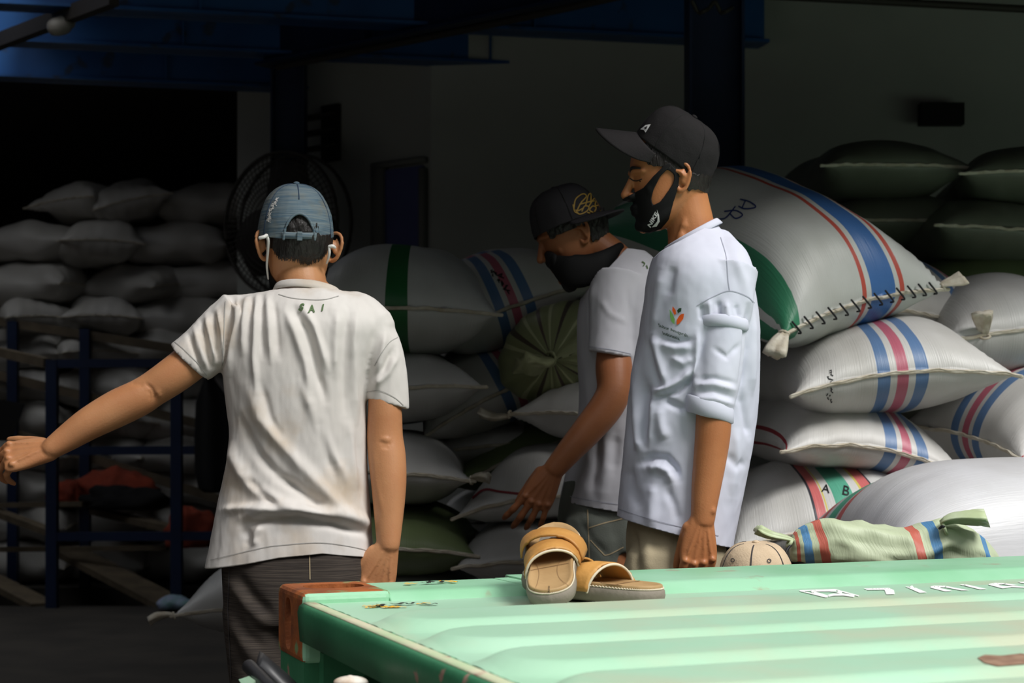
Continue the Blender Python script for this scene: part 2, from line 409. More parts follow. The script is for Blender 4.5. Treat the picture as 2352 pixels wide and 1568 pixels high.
e0 = CO - V * .14                                # dock edge runs behind the container
def edge(x): return e0.y + (x - e0.x) * U.y / U.x
fl = prism([(-7, edge(-7)), (5, edge(5)), (5, 9.95), (-7, 9.95)], -1.75, 0)
fl.join(prism([(-1.7, 9.95), (5, 9.95), (5, 17), (-1.7, 17)], -1.75, 0), prism([(-7, 11.0), (-1.7, 11.0), (-1.7, 17), (-7, 17)], -1.75, 0),
        prism([(-7, 9.95), (-4.4, 9.95), (-4.4, 11.0), (-7, 11.0)], -1.75, 0), prism([(-4.4, 9.95), (-1.7, 9.95), (-1.7, 11.0), (-4.4, 11.0)], -1.75, -1.3))
struct('floor', fl, FLOORM)
struct('floor_yard', box(-14, 14, -14, 9, -1.85, -1.75), CONC)
roof_edge = lambda x: 3.30 + x * U.y / U.x              # the roof stops along a line parallel to the dock edge
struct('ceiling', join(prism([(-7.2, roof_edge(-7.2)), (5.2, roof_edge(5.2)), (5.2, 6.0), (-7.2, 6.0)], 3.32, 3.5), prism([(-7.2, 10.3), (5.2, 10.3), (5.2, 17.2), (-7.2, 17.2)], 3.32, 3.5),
       prism([(-1.45, 6.0), (5.2, 6.0), (5.2, 10.3), (-2.75, 10.3), (-2.75, 9.5)], 3.32, 3.5), prism([(-7.2, 6.0), (-4.4, 6.0), (-4.4, 10.3), (-7.2, 10.3)], 3.32, 3.5)), DARKM)  # unseen front slant and left gap, shaped to steer daylight onto beams and sacks
struct('wall_light_baffle', prism([(-7.2, roof_edge(-7.2) - .1), (5.2, roof_edge(5.2) - .1), (5.2, roof_edge(5.2)), (-7.2, roof_edge(-7.2))], 2.72, 3.5), DARKM)  # unseen drop under the roof edge, added to keep sky off the sacks
struct('wall_left', box(-7.2, -7, 2.0, 17.2, -1.75, 3.32), DARKM)
struct('wall_right', box(5, 5.2, 5.2, 17.2, -1.75, 3.32), WALLM)
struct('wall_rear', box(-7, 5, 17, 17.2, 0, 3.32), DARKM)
def wallseg(name, a, b, th=.15):
    a = Vector((a[0], a[1], 0)); b = Vector((b[0], b[1], 0)); t = (b - a).normalized(); n = Vector((-t.y, t.x, 0)) * th
    return struct(name, loft([[q + Vector((0, 0, z)) for q in (a, b, b + n, a + n)] for z in (0, 3.32)]), WALLM)
wA0 = P(545, 0, 9.93); wA1 = P(990, 0, 8.9); wB1 = Vector((5.0, 8.2, 0))
wallseg('wall_back', wA0, wA1); wallseg('wall_back_right', wA1, wB1)
tA = (Vector((wA1.x, wA1.y, 0)) - Vector((wA0.x, wA0.y, 0))).normalized(); nA = Vector((tA.y, -tA.x, 0))
def onA(px, off=0):                              # point of the angled wall seen at a photo column
    k = (px - CX) / F
    s = (k * wA0.y - wA0.x) / (tA.x - k * tA.y); q = Vector((wA0.x, wA0.y, 0)) + tA * s
    return q + nA * off
def zA(px, py): q = onA(px); return CZ + (YH - py) / F * q.y
def panelA(x0, x1, y0, y1, o0, o1):
    a, b = onA(x0), onA(x1); z1 = zA(x0, y0); z0 = zA(x0, y1)
    return loft([[q + Vector((0, 0, z)) for q in (a + nA * o0, b + nA * o0, b + nA * o1, a + nA * o1)] for z in (z0, z1)])
BLUEDOOR = M('blue_grey_door', (86, 92, 140), .6, (74, 80, 126), 3)
d1 = struct('door_1', panelA(893, 976, 392, 830, .005, .03), BLUEDOOR)
fr = put('door_frame', join(panelA(866, 893, 388, 830, .002, .05), panelA(976, 984, 388, 830, .002, .05), panelA(866, 984, 378, 390, .002, .05)), M('door_reveal', (120, 120, 116), .9), d1)
put('door_handle', bar(onA(938, .03) + Vector((0, 0, 1.95)), onA(938, .06) + Vector((0, 0, 1.95)), .05, .05), METAL, d1)
w1 = struct('window_1', panelA(746, 785, 246, 374, .005, .03), M('dark_vent_opening', (30, 26, 24), .9))
for k in range(3):
    put('louvre', bar(onA(738, .16) + Vector((0, 0, zA(746, 282 + 36 * k))), onA(778, .02) + Vector((0, 0, zA(746, 268 + 36 * k))), .12, .015), FANM, w1)
struct('window_2', box(2.06, 2.28, 8.40, 8.47, 2.60, 2.71), M('dark_vent_slot', (26, 25, 24), .9))

def ibeam(a, b, h, wd, mat, name, label, group):
    a = Vector(a); b = Vector(b); up = Vector((0, 0, 1))
    r = thing(name, (a + b) / 2, label, 'beam', group)
    put('web', bar(a + up * h / 2, b + up * h / 2, .012, h), mat, r, smooth=False)
    put('flange', bar(a + up * .008, b + up * .008, wd, .016), mat, r, smooth=False)
    put('flange', bar(a + up * (h - .008), b + up * (h - .008), wd, .016), mat, r, smooth=False)
    t = (b - a).normalized(); L = (b - a).length; k = .8
    while k < L:
        s = t.cross(up); put('stiffener_plate', bar(a + t * k + up * .02 - s * .005, a + t * k + up * (h - .02) - s * .005, .01, wd * .9, up=s), mat, r, smooth=False); k += 1.6
    return r
bd = Vector((1.97, .43, 0)).normalized()
for y0, lab in ((7.63, 'blue steel ceiling beam running across the top edge of the view'), (8.37, 'blue steel ceiling beam just behind the hanging spotlight'), (9.24, 'blue steel ceiling beam farthest back of the three, ending at the lit left corner')):
    a = P(0, 0, y0); a = Vector((a.x, a.y, 3.0)) - bd * 1.5; b = a + bd * (5.2 if y0 < 8 else 4.2 if y0 < 9 else 3.3)
    ibeam(a, b, .32, .16, BLUE, 'ceiling_beam', lab, 'ceiling beams')
ibeam(Vector((-1.30, 8.75, 2.96)), Vector((.80, 6.95, 2.96)), .34, .14, BLUEDK, 'ceiling_girder', 'dark girder slanting under the ceiling towards the blue column', None)
ibeam(Vector((.75, 7.0, 2.99)), Vector((4.2, 7.75, 2.99)), .33, .16, BLUEDK, 'ceiling_girder', 'dark girder running right from the top of the blue column', None)
# columns
def column(cx, d, wd, label):
    q = P(cx, 0, d); r = thing('steel_column', (q.x, q.y, 0), label, 'column', 'blue columns')
    x, y = q.x, q.y; h = wd / 2
    put('web', box(x - h, x + h, y - .006, y + .006, 0, 3.3), BLUEDK, r, smooth=False)
    put('flange', box(x - h - .006, x - h + .006, y - h, y + h, 0, 3.3), BLUEDK, r, smooth=False)
    put('flange', box(x + h - .006, x + h + .006, y - h, y + h, 0, 3.3), BLUEDK, r, smooth=False)
    put('base_plate', box(x - h - .06, x + h + .06, y - h - .06, y + h + .06, 0, .02), BLUEDK, r, smooth=False)
    return r
column(664, 9.15, .17, 'navy steel column behind the wall fan')
column(1640, 6.95, .215, 'navy steel column behind the man in the black cap')
# pipes and cables below the ceiling
tag(put('conduit_pipe', tube([(-1.20, 8.55, 2.92), (-.2, 7.72, 2.92), (.72, 6.88, 2.92)], [.016] * 3, 10, 4), FANM), 'thin grey pipe under the slanting girder', 'pipe')
tag(put('conduit_pipe', tube([(.80, 6.82, 2.86), (2.2, 7.1, 2.86), (4.2, 7.45, 2.84)], [.016] * 3, 10, 4), FANM), 'thin grey pipe running right from the blue column top', 'pipe')
cb = []
for k in range(4): cb.append(P(1590 + 26 * k, 8 + (18 if k % 2 else -4), 6.7)); cb.append(P(1604 + 26 * k, 28 - 10 * (k % 2), 6.72))
tag(put('cable_coil', tube(cb, [.008] * 8, 8, 6), FANM), 'loop of grey cable hanging at the blue column top', 'cable')
tag(put('ceiling_brace', bar(P(-30, 106, 8.3), P(262, -6, 7.38), .05, .07), FANM, smooth=False), 'dark diagonal bar below the blue beams carrying the spotlight', 'brace')
r = thing('spotlight', P(142, 40, 7.7), 'small grey spotlight hanging from the dark diagonal bar', 'lamp')
put('bracket', bar(P(150, 34, 7.7), P(146, 55, 7.7), .02, .02), METAL, r)
put('lamp_housing', tube([P(128, 62, 7.66), P(146, 57, 7.7), P(158, 53, 7.72)], [.042, .044, .03], 20, 4), M('grey_lamp_metal', (150, 146, 140), .5), r)

# wall fan
fc = P(660, 516, 8.78); fm = frame(fc, (-.52, -.85, 0))
r = thing('wall_fan', fc, 'big round dark wall fan with wire guard on the navy column', 'fan')
def fcirc(rad, y, rt, n=48): return tube([fm @ Vector((rad * math.cos(2 * math.pi * k / n), y, rad * math.sin(2 * math.pi * k / n))) for k in range(n + 1)], [rt] * (n + 1), 6, 1)
put('rim', join(fcirc(.375, .06, .010), fcirc(.375, -.06, .010)), FANM, r)
gd = G()
for q in (.06, .09, .12, .15, .18, .21, .24, .27, .30, .33, .355): gd.join(fcirc(q, .06 + .05 * (1 - (q / .375) ** 2), .0028))
for k in range(72):
    a = 2 * math.pi * k / 72; gd.join(tube([fm @ Vector((q * math.cos(a + .3 * q), .06 + .05 * (1 - (q / .375) ** 2), q * math.sin(a + .3 * q))) for q in (.05, .2, .375)], [.0028] * 3, 5, 3))
put('wire_guard', gd, FANM, r)
for k in range(3):
    rows = []
    for i in range(7):
        q = .05 + .29 * i / 6; ww = .06 + .11 * math.sin(math.pi * min(1, .25 + .6 * i / 6)); a = 2 * math.pi * k / 3 + .5
        rows.append([fm @ (Matrix.Rotation(a, 4, 'Y') @ Vector((q, s * ww * .35, t * ww))) for s, t in ((-.5, -1), (.0, -.33), (.3, .33), (.5, 1))])
    put('blade', loft(rows, caps=False, closed=False), FANM, r, solid=.004)
put('motor', tube([fm @ Vector((0, -.22, 0)), fm @ Vector((0, -.05, 0)), fm @ Vector((0, .08, 0))], [.08, .09, .05], 20, 3), FANM, r)
put('wall_bracket', bar(fm @ Vector((0, -.2, 0)), Vector((-1.23, 9.12, fc.z)), .05, .05), FANM, r)

# stair guard rail on the left
r = thing('guard_rail', P(120, 1393, 9.86), 'blue steel guard rail around the stair opening at left', 'railing')
def rail(name, a, b, wd, h, mat, up=(0, 0, 1)): return put(name, bar(a, b, wd, h, up), mat, r, smooth=False)
B = BLUEDK; z0 = lambda x, d: Vector(((x - CX) / F * d, d, 0))
for x, yt, d in ((120, 826, 9.86), (406, 826, 9.86), (196, 755, 11.02), (30, 738, 11.02)):
    a = z0(x, d); rail('post', a, Vector((a.x, a.y, P(0, yt, d).z)), .064, .064, B)
for y in (835, 1035, 1232): rail('rail_bar', P(133, y, 9.86), P(520, y - 2, 9.86), .05, .05, B)
rail('rail_bar', P(108, 833, 9.86), P(-60, 795, 10.6), .05, .055, WOODY)
for p in (((-60, 729), (540, 822)), ((-60, 848), (540, 993)), ((-60, 965), (540, 1158))):
    rail('sloping_bar', P(*p[0], 11.06), P(*p[1], 11.06), .05, .06, WOODY)
for i, (a, b, wd, lab) in enumerate((((P(150, 1262, 10.96), P(415, 1400, 9.9)), None, .22, 'wide dusty plank sloping down across the stair opening'),
                      ((P(-80, 1150, 10.9), P(118, 1222, 10.1)), None, .08, 'narrow dusty plank crossing behind the front blue post'),
                      ((P(215, 1172, 11.05), P(430, 1222, 10.3)), None, .10, 'dusty plank behind the lower blue bar'),
                      ((P(-80, 1300, 10.8), P(100, 1392, 9.95)), None, .16, 'dusty plank at the lower left corner of the stair opening'))):
    tag(put('timber_plank', bar(a[0], a[1], wd, .04), WOODY, smooth=False), lab, 'plank', 'planks by the stair opening')
for y, x0_, x1_, lab in ((1161, -70, 190, 'thin dusty beam level behind the front blue post, upper one'), (1262, -70, 385, 'thin dusty beam level behind the front blue post, lower one')):
    tag(put('timber_batten', bar(P(x0_, y, 10.6), P(x1_, y - 4, 10.6), .05, .03), WOODY, smooth=False), lab, 'plank', 'battens by the stair opening')
ORCL = M('orange_cloth', (158, 66, 44), .9, (128, 54, 38), 8)
def heap(name, px, py, d, rx, ry, rz, mat, seed, label, cat, cx=1):
    g = ellipsoid(Vector(), rx, ry, rz, nu=40, nv=24); c = P(px, py, d)
    for v in g.v:
        n_ = noise.fractal(v * 9 + Vector((seed, 0, 0)), 1, 2, 4); v *= 1 + .28 * n_
        if v.z < -rz * .55: v.z = -rz * .55
    return tag(put(name, g.xf(Matrix.Translation(c)), mat), label, cat)
heap('cloth_heap', 265, 1122, 10.95, .26, .14, .13, ORCL, 1, 'crumpled orange cloth behind the blue rail, upper heap', 'cloth')
heap('cloth_heap', 150, 1135, 10.95, .12, .1, .09, ORCL, 5, 'crumpled orange cloth just right of the front blue post', 'cloth')
heap('cloth_heap', 440, 1222, 10.2, .17, .12, .16, ORCL, 9, 'crumpled orange cloth beside the standing man, low behind the bar', 'cloth')
heap('tarp_heap', 285, 1150, 10.75, .30, .12, .10, BLACKM, 13, 'black tarp lump below the orange cloth', 'tarp')
heap('rag_heap', 405, 1386, 9.7, .10, .08, .05, M('pale_blue_plastic', (150, 160, 190), .6, (110, 150, 150), 14), 17, 'small pale blue and green plastic scraps on the floor by the trousers', 'scrap')
# black coat hanging on the rail end, black sheet at the left edge
rings = []
for py, x0_, x1_ in ((826, 474, 484), (850, 472, 488), (872, 470, 492), (890, 462, 505), (925, 450, 530), (1000, 447, 530), (1080, 448, 530), (1120, 456, 528), (1130, 470, 515)):
    a = P(x0_, py, 9.80); b = P(x1_, py, 9.80); c = (a + b) / 2; hw = (b - a).length / 2
    rings.append([c + Vector((hw * math.cos(t), .07 * math.sin(t) + .012 * math.sin(5 * t), 0)) for t in [2 * math.pi * k / 28 for k in range(28)]])
tag(put('hanging_coat', loft(rings), BLACKM), 'black coat hanging on the blue rail left of the standing man', 'coat')
tag(put('metal_sheet', loft([[P(x, y, d) for x, y in ((-30, 1010), (28, 1012), (58, 928), (8, 918), (-30, 925))] for d in (9.5, 9.53)]), BLACKM, smooth=False), 'tilted black sheet at the left picture edge behind the hand', 'sheet')

# ------------------------------------------------------------------ shipping container
PAINT = M('mint_container_paint', (157, 198, 168), .42, (165, 203, 176), 3, bump=.12, bs=90, spec=.45, c3=(186, 184, 158), vs3=2.6, lo3=.46, hi3=.70)
PAINT2 = M('container_edge_paint', (134, 190, 150), .42, (152, 202, 168), 5, bump=.15, bs=60, spec=.45, c3=(160, 140, 116), vs3=9, lo3=.62, hi3=.70)
PAINTD = M('container_paint_shaded', (48, 110, 76), .5, (58, 122, 86), 5, bump=.2, bs=60, spec=.4, c3=(150, 118, 104), vs3=20, lo3=.655, hi3=.69)  # mint paint darkened: shade on the left-facing end is in the colour
RUST = M('rusty_casting', (158, 88, 44), .75, (112, 64, 40), 16, bump=.5, bs=90, spec=.3, c3=(120, 140, 96), vs3=22, lo3=.58, hi3=.66)
cont = thing('shipping_container', C(3, 1.2, -2.56), 'mint green ribbed shipping container in the foreground', 'container')
cont.location.z = -1.75
us = [.024, .03, .036] + [.04 + .008 * k for k in range(18)] + [.2 + .05 * k for k in range(117)]
vs_ = [.17 + .006 * k for k in range(379)]
NR = 10
def roofz(u, v):
    z = 0.0
    for k in range(NR):
        c = .515 + .218 * k
        if abs(v - c) < .12:
            dx = max(.135 - u, 0) * .85; dv = max(abs(v - c) - .0, 0)
            if dx > 0: dist = math.hypot(dx, dv)
            else: dist = dv
            t = min(1, max(0, (.100 - dist) / .034)); t = .75 * t + .25 * t * t * (3 - 2 * t); z = max(z, .0165 * t)
    if abs(u - .024) < .008: z += .0015
    return z + .0006 * noise.noise(Vector((u * 6, v * 6, 0)))
g = G(); nv_ = len(vs_)
g.v = [C(u, v, roofz(u, v)) for u in us for v in vs_]
for i in range(len(us) - 1):
    for j in range(nv_ - 1): g.f.append([i * nv_ + j, i * nv_ + j + 1, (i + 1) * nv_ + j + 1, (i + 1) * nv_ + j])
roof = put('roof_panel', g, PAINT, cont)
# rear top rail: a section along u with a step
def section(prof, u0, u1, n=2): return loft([[C(u0 + (u1 - u0) * k / n, v, z) for v, z in prof] for k in range(n + 1)])
put('top_rail', join(section([(.0, -.06), (.0, .006), (.008, .014), (.155, .016), (.168, .012), (.188, -.002), (.188, -.06)], .15, .40, 6),
                     loft([[C(u, v + k, z) for v, z in ((.0, -.06), (.0, .006), (.008, .015))] + [C(u, v + k, z) for v, z in ((.155, .017), (.168, .012), (.192, -.002), (.188, -.06))] for u, k in ((.40, .0), (.43, .0))]),
                     section([(-.02, -.06), (-.02, .010), (-.012, .018), (.205, .020), (.218, .016), (.250, -.002), (.250, -.06)], .43, 6.0, 40)), PAINT2, cont, bevel=.003)
put('door_header', loft([[C(u, v, z) for u, z in ((.03, -.064), (-.004, -.060), (-.008, -.012), (-.005, -.002), (.0, .0015), (.006, .002), (.026, .001))] for v in [.176 + .0415 * k for k in range(51)]]), PAINTD, cont)
DUST = M('dusty_beige_paint', (198, 192, 164), .7, (170, 190, 150), 14, bump=.2, bs=120, c3=(176, 148, 130), vs3=16, lo3=.62, hi3=.68)
put('header_flange', loft([[C(u, v, z) for u, z in ((.001, .001), (.002, .0035), (.008, .0045), (.020, .004), (.0235, .001))] for v in [.178 + .0415 * k for k in range(51)]]), DUST, cont)
put('weld_seam', tube([C(.0255 + .0012 * math.sin(k * 1.7) + .0008 * math.sin(k * .6), .18 + .012 * k, .0012) for k in range(180)], [.0016] * 180, 6, 1), M('dark_weld', (58, 70, 56), .8, (120, 180, 140), 60), cont)
put('side_panel', join(section([(.02, -2.56), (.02, -.05), (.05, -.05), (.05, -2.56)], .1, 6.0), section([(2.39, -2.56), (2.39, -.01), (2.44, -.01), (2.44, -2.56)], .0, 6.0),
                       section([(.02, -2.56), (.02, -2.45), (2.42, -2.45), (2.42, -2.56)], .0, 6.0), loft([[C(u, v, z) for v, z in ((.02, -2.5), (2.42, -2.5), (2.42, -.02), (.02, -.02))] for u in (5.95, 6.0)])), PAINTD, cont, smooth=False)
put('corner_post', join(loft([[C(u, v, z) for u, v in ((.004, .01), (.004, .172), (.05, .172), (.05, .15), (.12, .15), (.12, .01))] for z in (-2.44, -.095)]),
                        loft([[C(u, v, z) for u, v in ((.03, .172), (.03, .20), (.10, .20), (.10, .172))] for z in (-2.44, -.08)])), PAINTD, cont, smooth=False)
def casting(u0, v0):
    bx = loft([[C(u0 + u, v0 + v, z) for u, v in ((0, 0), (.155, 0), (.155, .178), (0, .178))] for z in (-.10, .0185)])
    def stad(cx, cy, a, b, n=28): return [(cx + a * sgnp(math.cos(2 * math.pi * k / n), .6), cy + b * sgnp(math.sin(2 * math.pi * k / n), .8)) for k in range(n)]
    top = loft([[C(u0 + u, v0 + v, z) for u, v in stad(.080, .078, .052, .036)] for z in (-.08, .05)])
    end = loft([[C(u0 + uu, v0 + a, b) for a, b in stad(.080, -.042, .021, .044)] for uu in (-.03, .12)])
    m = boolean(bx, join(top), .012)
    o = bpy.data.objects.new('c2', outward(end.mesh('c2'))); COL.objects.link(o)
    m = evalmesh(m, [('BOOLEAN', dict(operation='DIFFERENCE', object=o, solver='EXACT'))]); bpy.data.objects.remove(o)
    return m
# casting painted green on the side that faces the yard: two materials on one part
cst = put('corner_casting', casting(0, 0), RUST, cont, smooth=False)
cst.data.materials.append(PAINT2)
for p in cst.data.polygons:
    if p.normal.dot(V) > .6 and (p.center + cont.location - CO).dot(V) > .165: p.material_index = 1
upd(); rt = bvh(roof)
# white lettering along the flat strip by the rail, upside down seen from here
WPAINT = M('white_marking_paint', (245, 245, 242), .5)
def onroof(g2, u0, v0, su, sv):
    """text units -> container roof: x along -u, baseline towards the back rail"""
    out = G(); out.f = g2.f
    for p in g2.v:
        u = u0 + p.x * su; v = v0 + p.y * sv
        out.v.append(C(u, v, (roofz(u, v) if v > .17 else 0) + .0012))
    return out
lx = lambda pl: [(1820 + x / 4.42, 1310 + y / 4.42) for x, y in pl]
for nm, pl in (('7', [(725, 188), (760, 204), (935, 202), (955, 248), (1040, 246), (1030, 205), (978, 180)]), ('1', [(1145, 168), (1190, 170), (1215, 155), (1230, 172), (1365, 228), (1290, 232)]),
               ('U', [(1628, 215), (1550, 218), (1400, 180), (1395, 168), (1440, 158), (1550, 160), (1640, 178), (1800, 207), (1715, 208), (1560, 178), (1505, 176), (1500, 183)]), ('I', [(1695, 147), (1765, 146), (1980, 195), (1905, 198)]),
               ('R', [(2135, 188), (1990, 150), (2000, 138), (2060, 130), (2150, 133), (2295, 155), (2240, 158), (2140, 146), (2090, 150), (2140, 165), (2230, 160), (2380, 172), (2380, 182), (2225, 174)]), ('T', [(2290, 120), (2380, 118), (2380, 135), (2320, 133)])):
    put('lettering', drape(fillpoly(lx(pl), 5), rt, .0012), WPAINT, cont, smooth=False, label='white painted letter %s, upside down on the roof' % nm)
put('lettering', join(drape(ribbon(lx([(360, 270), (240, 234), (198, 220), (240, 209), (380, 208), (440, 216), (505, 232)]), 5), rt, .0012), drape(ribbon(lx([(365, 262), (420, 252), (520, 250), (630, 266)]), 5), rt, .0013)), WPAINT, cont, smooth=False, label='white painted letter R in a box')
put('lettering', join(drape(ribbon(lx([(75, 211), (432, 198), (675, 264)]), 2.4), rt, .0012), drape(ribbon(lx([(75, 211), (345, 277)]), 2.4), rt, .0013)), WPAINT, cont, smooth=False, label='white painted box around the letter R')
# torn black and yellow hazard tape scraps
YEL = M('yellow_tape', (232, 176, 44), .5); BLK = M('black_tape', (36, 34, 34), .5)
random.seed(4)
def scraps(u0, u1, v0, v1, n, zf, parent, base):
    for k in range(n):
        u = random.uniform(u0, u1); v = random.uniform(v0, v1); a = random.uniform(-.5, .5); L = random.uniform(.012, .030); wv = random.uniform(.0025, .006)
        rows = []
        for i in range(7):
            q = i / 6 - .5; cu = random.uniform(.0, .0018) + (.004 * abs(q) if k % 3 == 0 else 0)
            rows.append([C(u + q * L * math.cos(a) - s * wv * math.sin(a), v + q * L * math.sin(a) + s * wv * math.cos(a), zf + .0012 + cu) for s in (-1, 1)])
        put('tape_scrap', loft(rows, caps=False, closed=False), YEL if k % 3 else BLK, parent, label=('yellow' if k % 3 else 'black') + ' torn tape scrap')
scraps(.085, .20, .245, .285, 13, .0, cont, 0)
scraps(.21, .30, .06, .09, 7, .016, cont, 0)
# chipped patch of bare brown metal at the right
chip = [(2245, 1512), (2262, 1505), (2300, 1507), (2345, 1502), (2380, 1508), (2380, 1524), (2330, 1528), (2290, 1531), (2262, 1524)]
put('paint_chip', drape(fillpoly(chip, 8), rt), M('bare_brown_metal', (150, 122, 100), .8, (120, 90, 72), 40), cont, label='bare brown patch where the mint paint is gone')
# open door leaf edge with its rubber gasket, below the corner
RUB = M('black_rubber', (34, 34, 36), .45, spec=.5)
def strip(pts, wd, th, up=(0, 0, 1)): return tube(pts, [(wd, th)] * len(pts), 12, 6, up)
put('door_gasket', loft([[P(x, y, 2.62), P(x + 10, y + 6, 2.60), P(x2, y2, 2.50), P(x2 - 14, y2, 2.52)] for x, y, x2, y2 in ((596, 1494, 600, 1530), (622, 1516, 630, 1560), (652, 1542, 660, 1590), (690, 1580, 690, 1625))]), RUB, cont)
put('door_gasket', tube([P(572, 1530, 2.56), P(590, 1548, 2.5), P(622, 1582, 2.42)], [.011] * 3, 14, 5), RUB, cont)
put('door_edge', loft([[P(x, y, d) for x, y in ((548, 1560), (572, 1552), (640, 1600), (600, 1640))] for d in (2.46, 2.5)]), PAINT, cont, smooth=False)
put('lock_bracket', join(ellipsoid(P(806, 1566, 2.3), .024, .016, .0085), tube([P(804, 1570, 2.3), P(804, 1640, 2.3)], [.012, .012], 12, 2)), M('chalky_white_paint', (226, 222, 212), .6, (180, 150, 120), 30), cont, label='chalky white lock knob')

# ------------------------------------------------------------------ sandals
TAN = M('tan_insole_leather', (178, 146, 102), .6, (158, 126, 84), 8, bump=.15, bs=120)
SOLE = M('grey_rubber_sole', (138, 130, 118), .8, (120, 112, 100), 10, bump=.3, bs=120)
MUST = M('mustard_leather', (206, 154, 82), .55, (176, 124, 62), 9, bump=.25, bs=120)
STITCH = M('cream_stitch', (214, 202, 178), .7); BROWNL = M('brown_stitch', (134, 102, 68), .8)
OUT = [(0, .0), (.004, .016), (.014, .029), (.03, .037), (.06, .0405), (.10, .0385), (.14, .0395), (.18, .046), (.215, .049), (.24, .044), (.258, .033), (.270, .018), (.275, 0)]
def halfw(y):
    for (a, b), (c, d) in zip(OUT, OUT[1:]):
        if y <= c: return b + (d - b) * (y - a) / (c - a)
    return 0
def outline(k=1.0, inset=0.0, n=72):
    pts = []
    right = catmull(OUT, 6); right = [(max(0, p[0]), max(0, p[1])) for p in right]
    full = [(p[1], p[0]) for p in right] + [(-p[1], p[0]) for p in right[-2:0:-1]]
    res = []
    for x, y in full:
        L_ = math.hypot(x, (y - .1375) * .36) or 1
        res.append(((x * (1 - inset / .045)) * k, .1375 + (y - .1375) * (1 - inset / .1375) * k))
    return res
def sandal(m, label, flip):
    r = thing('slide_sandal', m.translation, label, 'sandal', 'the pair of slide sandals')
    def ring(inset, zf):
        return [Vector((x, y, zf if isinstance(zf, float) else zf(x, y))) for x, y in outline(1, inset)]
    def bend(g): 
        for v in g.v: v.z += .012 * max(0, (v.y - .19) / .085) ** 2
        return g
    sole = bend(loft([ring(.006, .0), ring(.001, .004), ring(-.001, .014), ring(.0, .022), ring(.003, .025)]))
    put('sole', sole.xf(m), SOLE, r)
    fb = bend(loft([ring(.0035, .024), ring(.0035, .031), ring(.006, .0325), ring(.010, .030), ring(.018, .028), ring(.032, .0275)]))
    put('footbed', fb.xf(m), TAN, r)
    st = G(); o = outline(1, .0022); n = len(o)
    for i in range(0, n):
        a = Vector((*o[i], .0255)); b = Vector((*o[(i + 1) % n], .0255)); L_ = (b - a).length
        kk = max(1, round(L_ / .0085))
        for j in range(kk):
            p = a.lerp(b, (j + .15) / kk); q = a.lerp(b, (j + .75) / kk)
            st.join(tube([p, p.lerp(q, .5) + Vector((0, 0, .0012)), q], [.0011] * 3, 6, 1))
    put('welt_stitching', bend(st).xf(m), STITCH, r)
    def strap(y0, y1, w0, w1, lift, top, mat=MUST, rag=0):
        rows = []
        for i in range(33):
            a = math.pi * i / 32; t = i / 32; yc = y0 + (y1 - y0) * t; ww = w0 + (w1 - w0) * math.sin(a)
            row = []
            for j in range(11):
                s = j / 10 - .5; y = yc + s * ww; h = halfw(min(max(y, .02), .262)) + lift
                k = top * (1 - .25 * max(0, s)) * math.sin(a) ** .75
                row.append(Vector((-math.cos(a) * h * (1 - .10 * math.sin(a)), y + rag * random.uniform(-1, 1) * (.0015 if j in (0, 10) else 0), .014 + k + lift * .5)))
            rows.append(row)
        return put('strap', bend(loft(rows, caps=False, closed=False)).xf(m), mat, r, solid=.0035)
    if flip: strap(.128, .160, .062, .056, .004, .038, rag=1); strap(.205, .168, .048, .044, .007, .041, rag=1)
    else: strap(.150, .110, .066, .060, .004, .044, rag=1); strap(.185, .175, .052, .046, .007, .047, rag=1)
    hem = []
    put('strap_lining', tube([m @ Vector((-math.cos(math.pi * i / 20) * (halfw(.12) + .004) * (1 - .1 * math.sin(math.pi * i / 20)), (.098 + .034 * i / 20 if flip else .118 - .038 * i / 20) - .003 * math.sin(math.pi * i / 20), .0155 + (.0385 if flip else .0445) * math.sin(math.pi * i / 20) ** .75)) for i in range(21)], [.0022] * 21, 8, 1), STITCH, r)
    fo = [c for c in r.children if c.name.startswith('footbed')][0]
    return r, fo
def smat(heel, direc, pitch, roll=0):
    f = Vector((direc[0], direc[1], math.tan(math.radians(pitch)))).normalized()
    m = frame(heel, f); return m @ Matrix.Rotation(math.radians(roll), 4, 'Y')
h1 = P(1266, 1400, 2.655); h1.z = PZ + .002
s1, f1 = sandal(smat(h1, (.06, 1), 18, -6), 'tan slide sandal on the left, leaning toe-up on the other sandal', True)
h2 = Vector((P(1522, 1380, 2.70).x, 2.72, PZ + .001))
s2, f2 = sandal(smat(h2, (-.80, .60), 1.0), 'tan slide sandal on the right, lying flat on the green roof', False)
b1 = bvh(f1); b2 = bvh(f2)
for f_, b_, lines in ((s1, b1, (((1203, 1281), (1250, 1272), (1303, 1263)), ((1196, 1314), (1250, 1304), (1308, 1293)), ((1209, 1270), (1236, 1305), (1235, 1337), (1220, 1369)), ((1297, 1278), (1281, 1299), (1284, 1326), (1308, 1347)))),
                      (s2, b2, (((1345, 1315), (1380, 1337), (1430, 1345)), ((1400, 1345), (1440, 1338), (1470, 1334))))):
    for l in lines:
        q = drape(ribbon(curve(l), .9), b_, .0009)
        if q.f: put('footbed_stitching', q, BROWNL, f_)
for f_, b_, o_, ax, ay, t_ in ((s1, b1, (1259, 1356), (.6, -6.2), (6.4, .8), 'lesantos'), (s2, b2, (1452, 1360), (-6.6, -1.9), (5.4, -3.6), 'lesantos')):
    q = drape(map2(text(t_, .2, .01), o_, ax, ay), b_, .001)
    if q.f: put('insole_print', q, INK, f_)

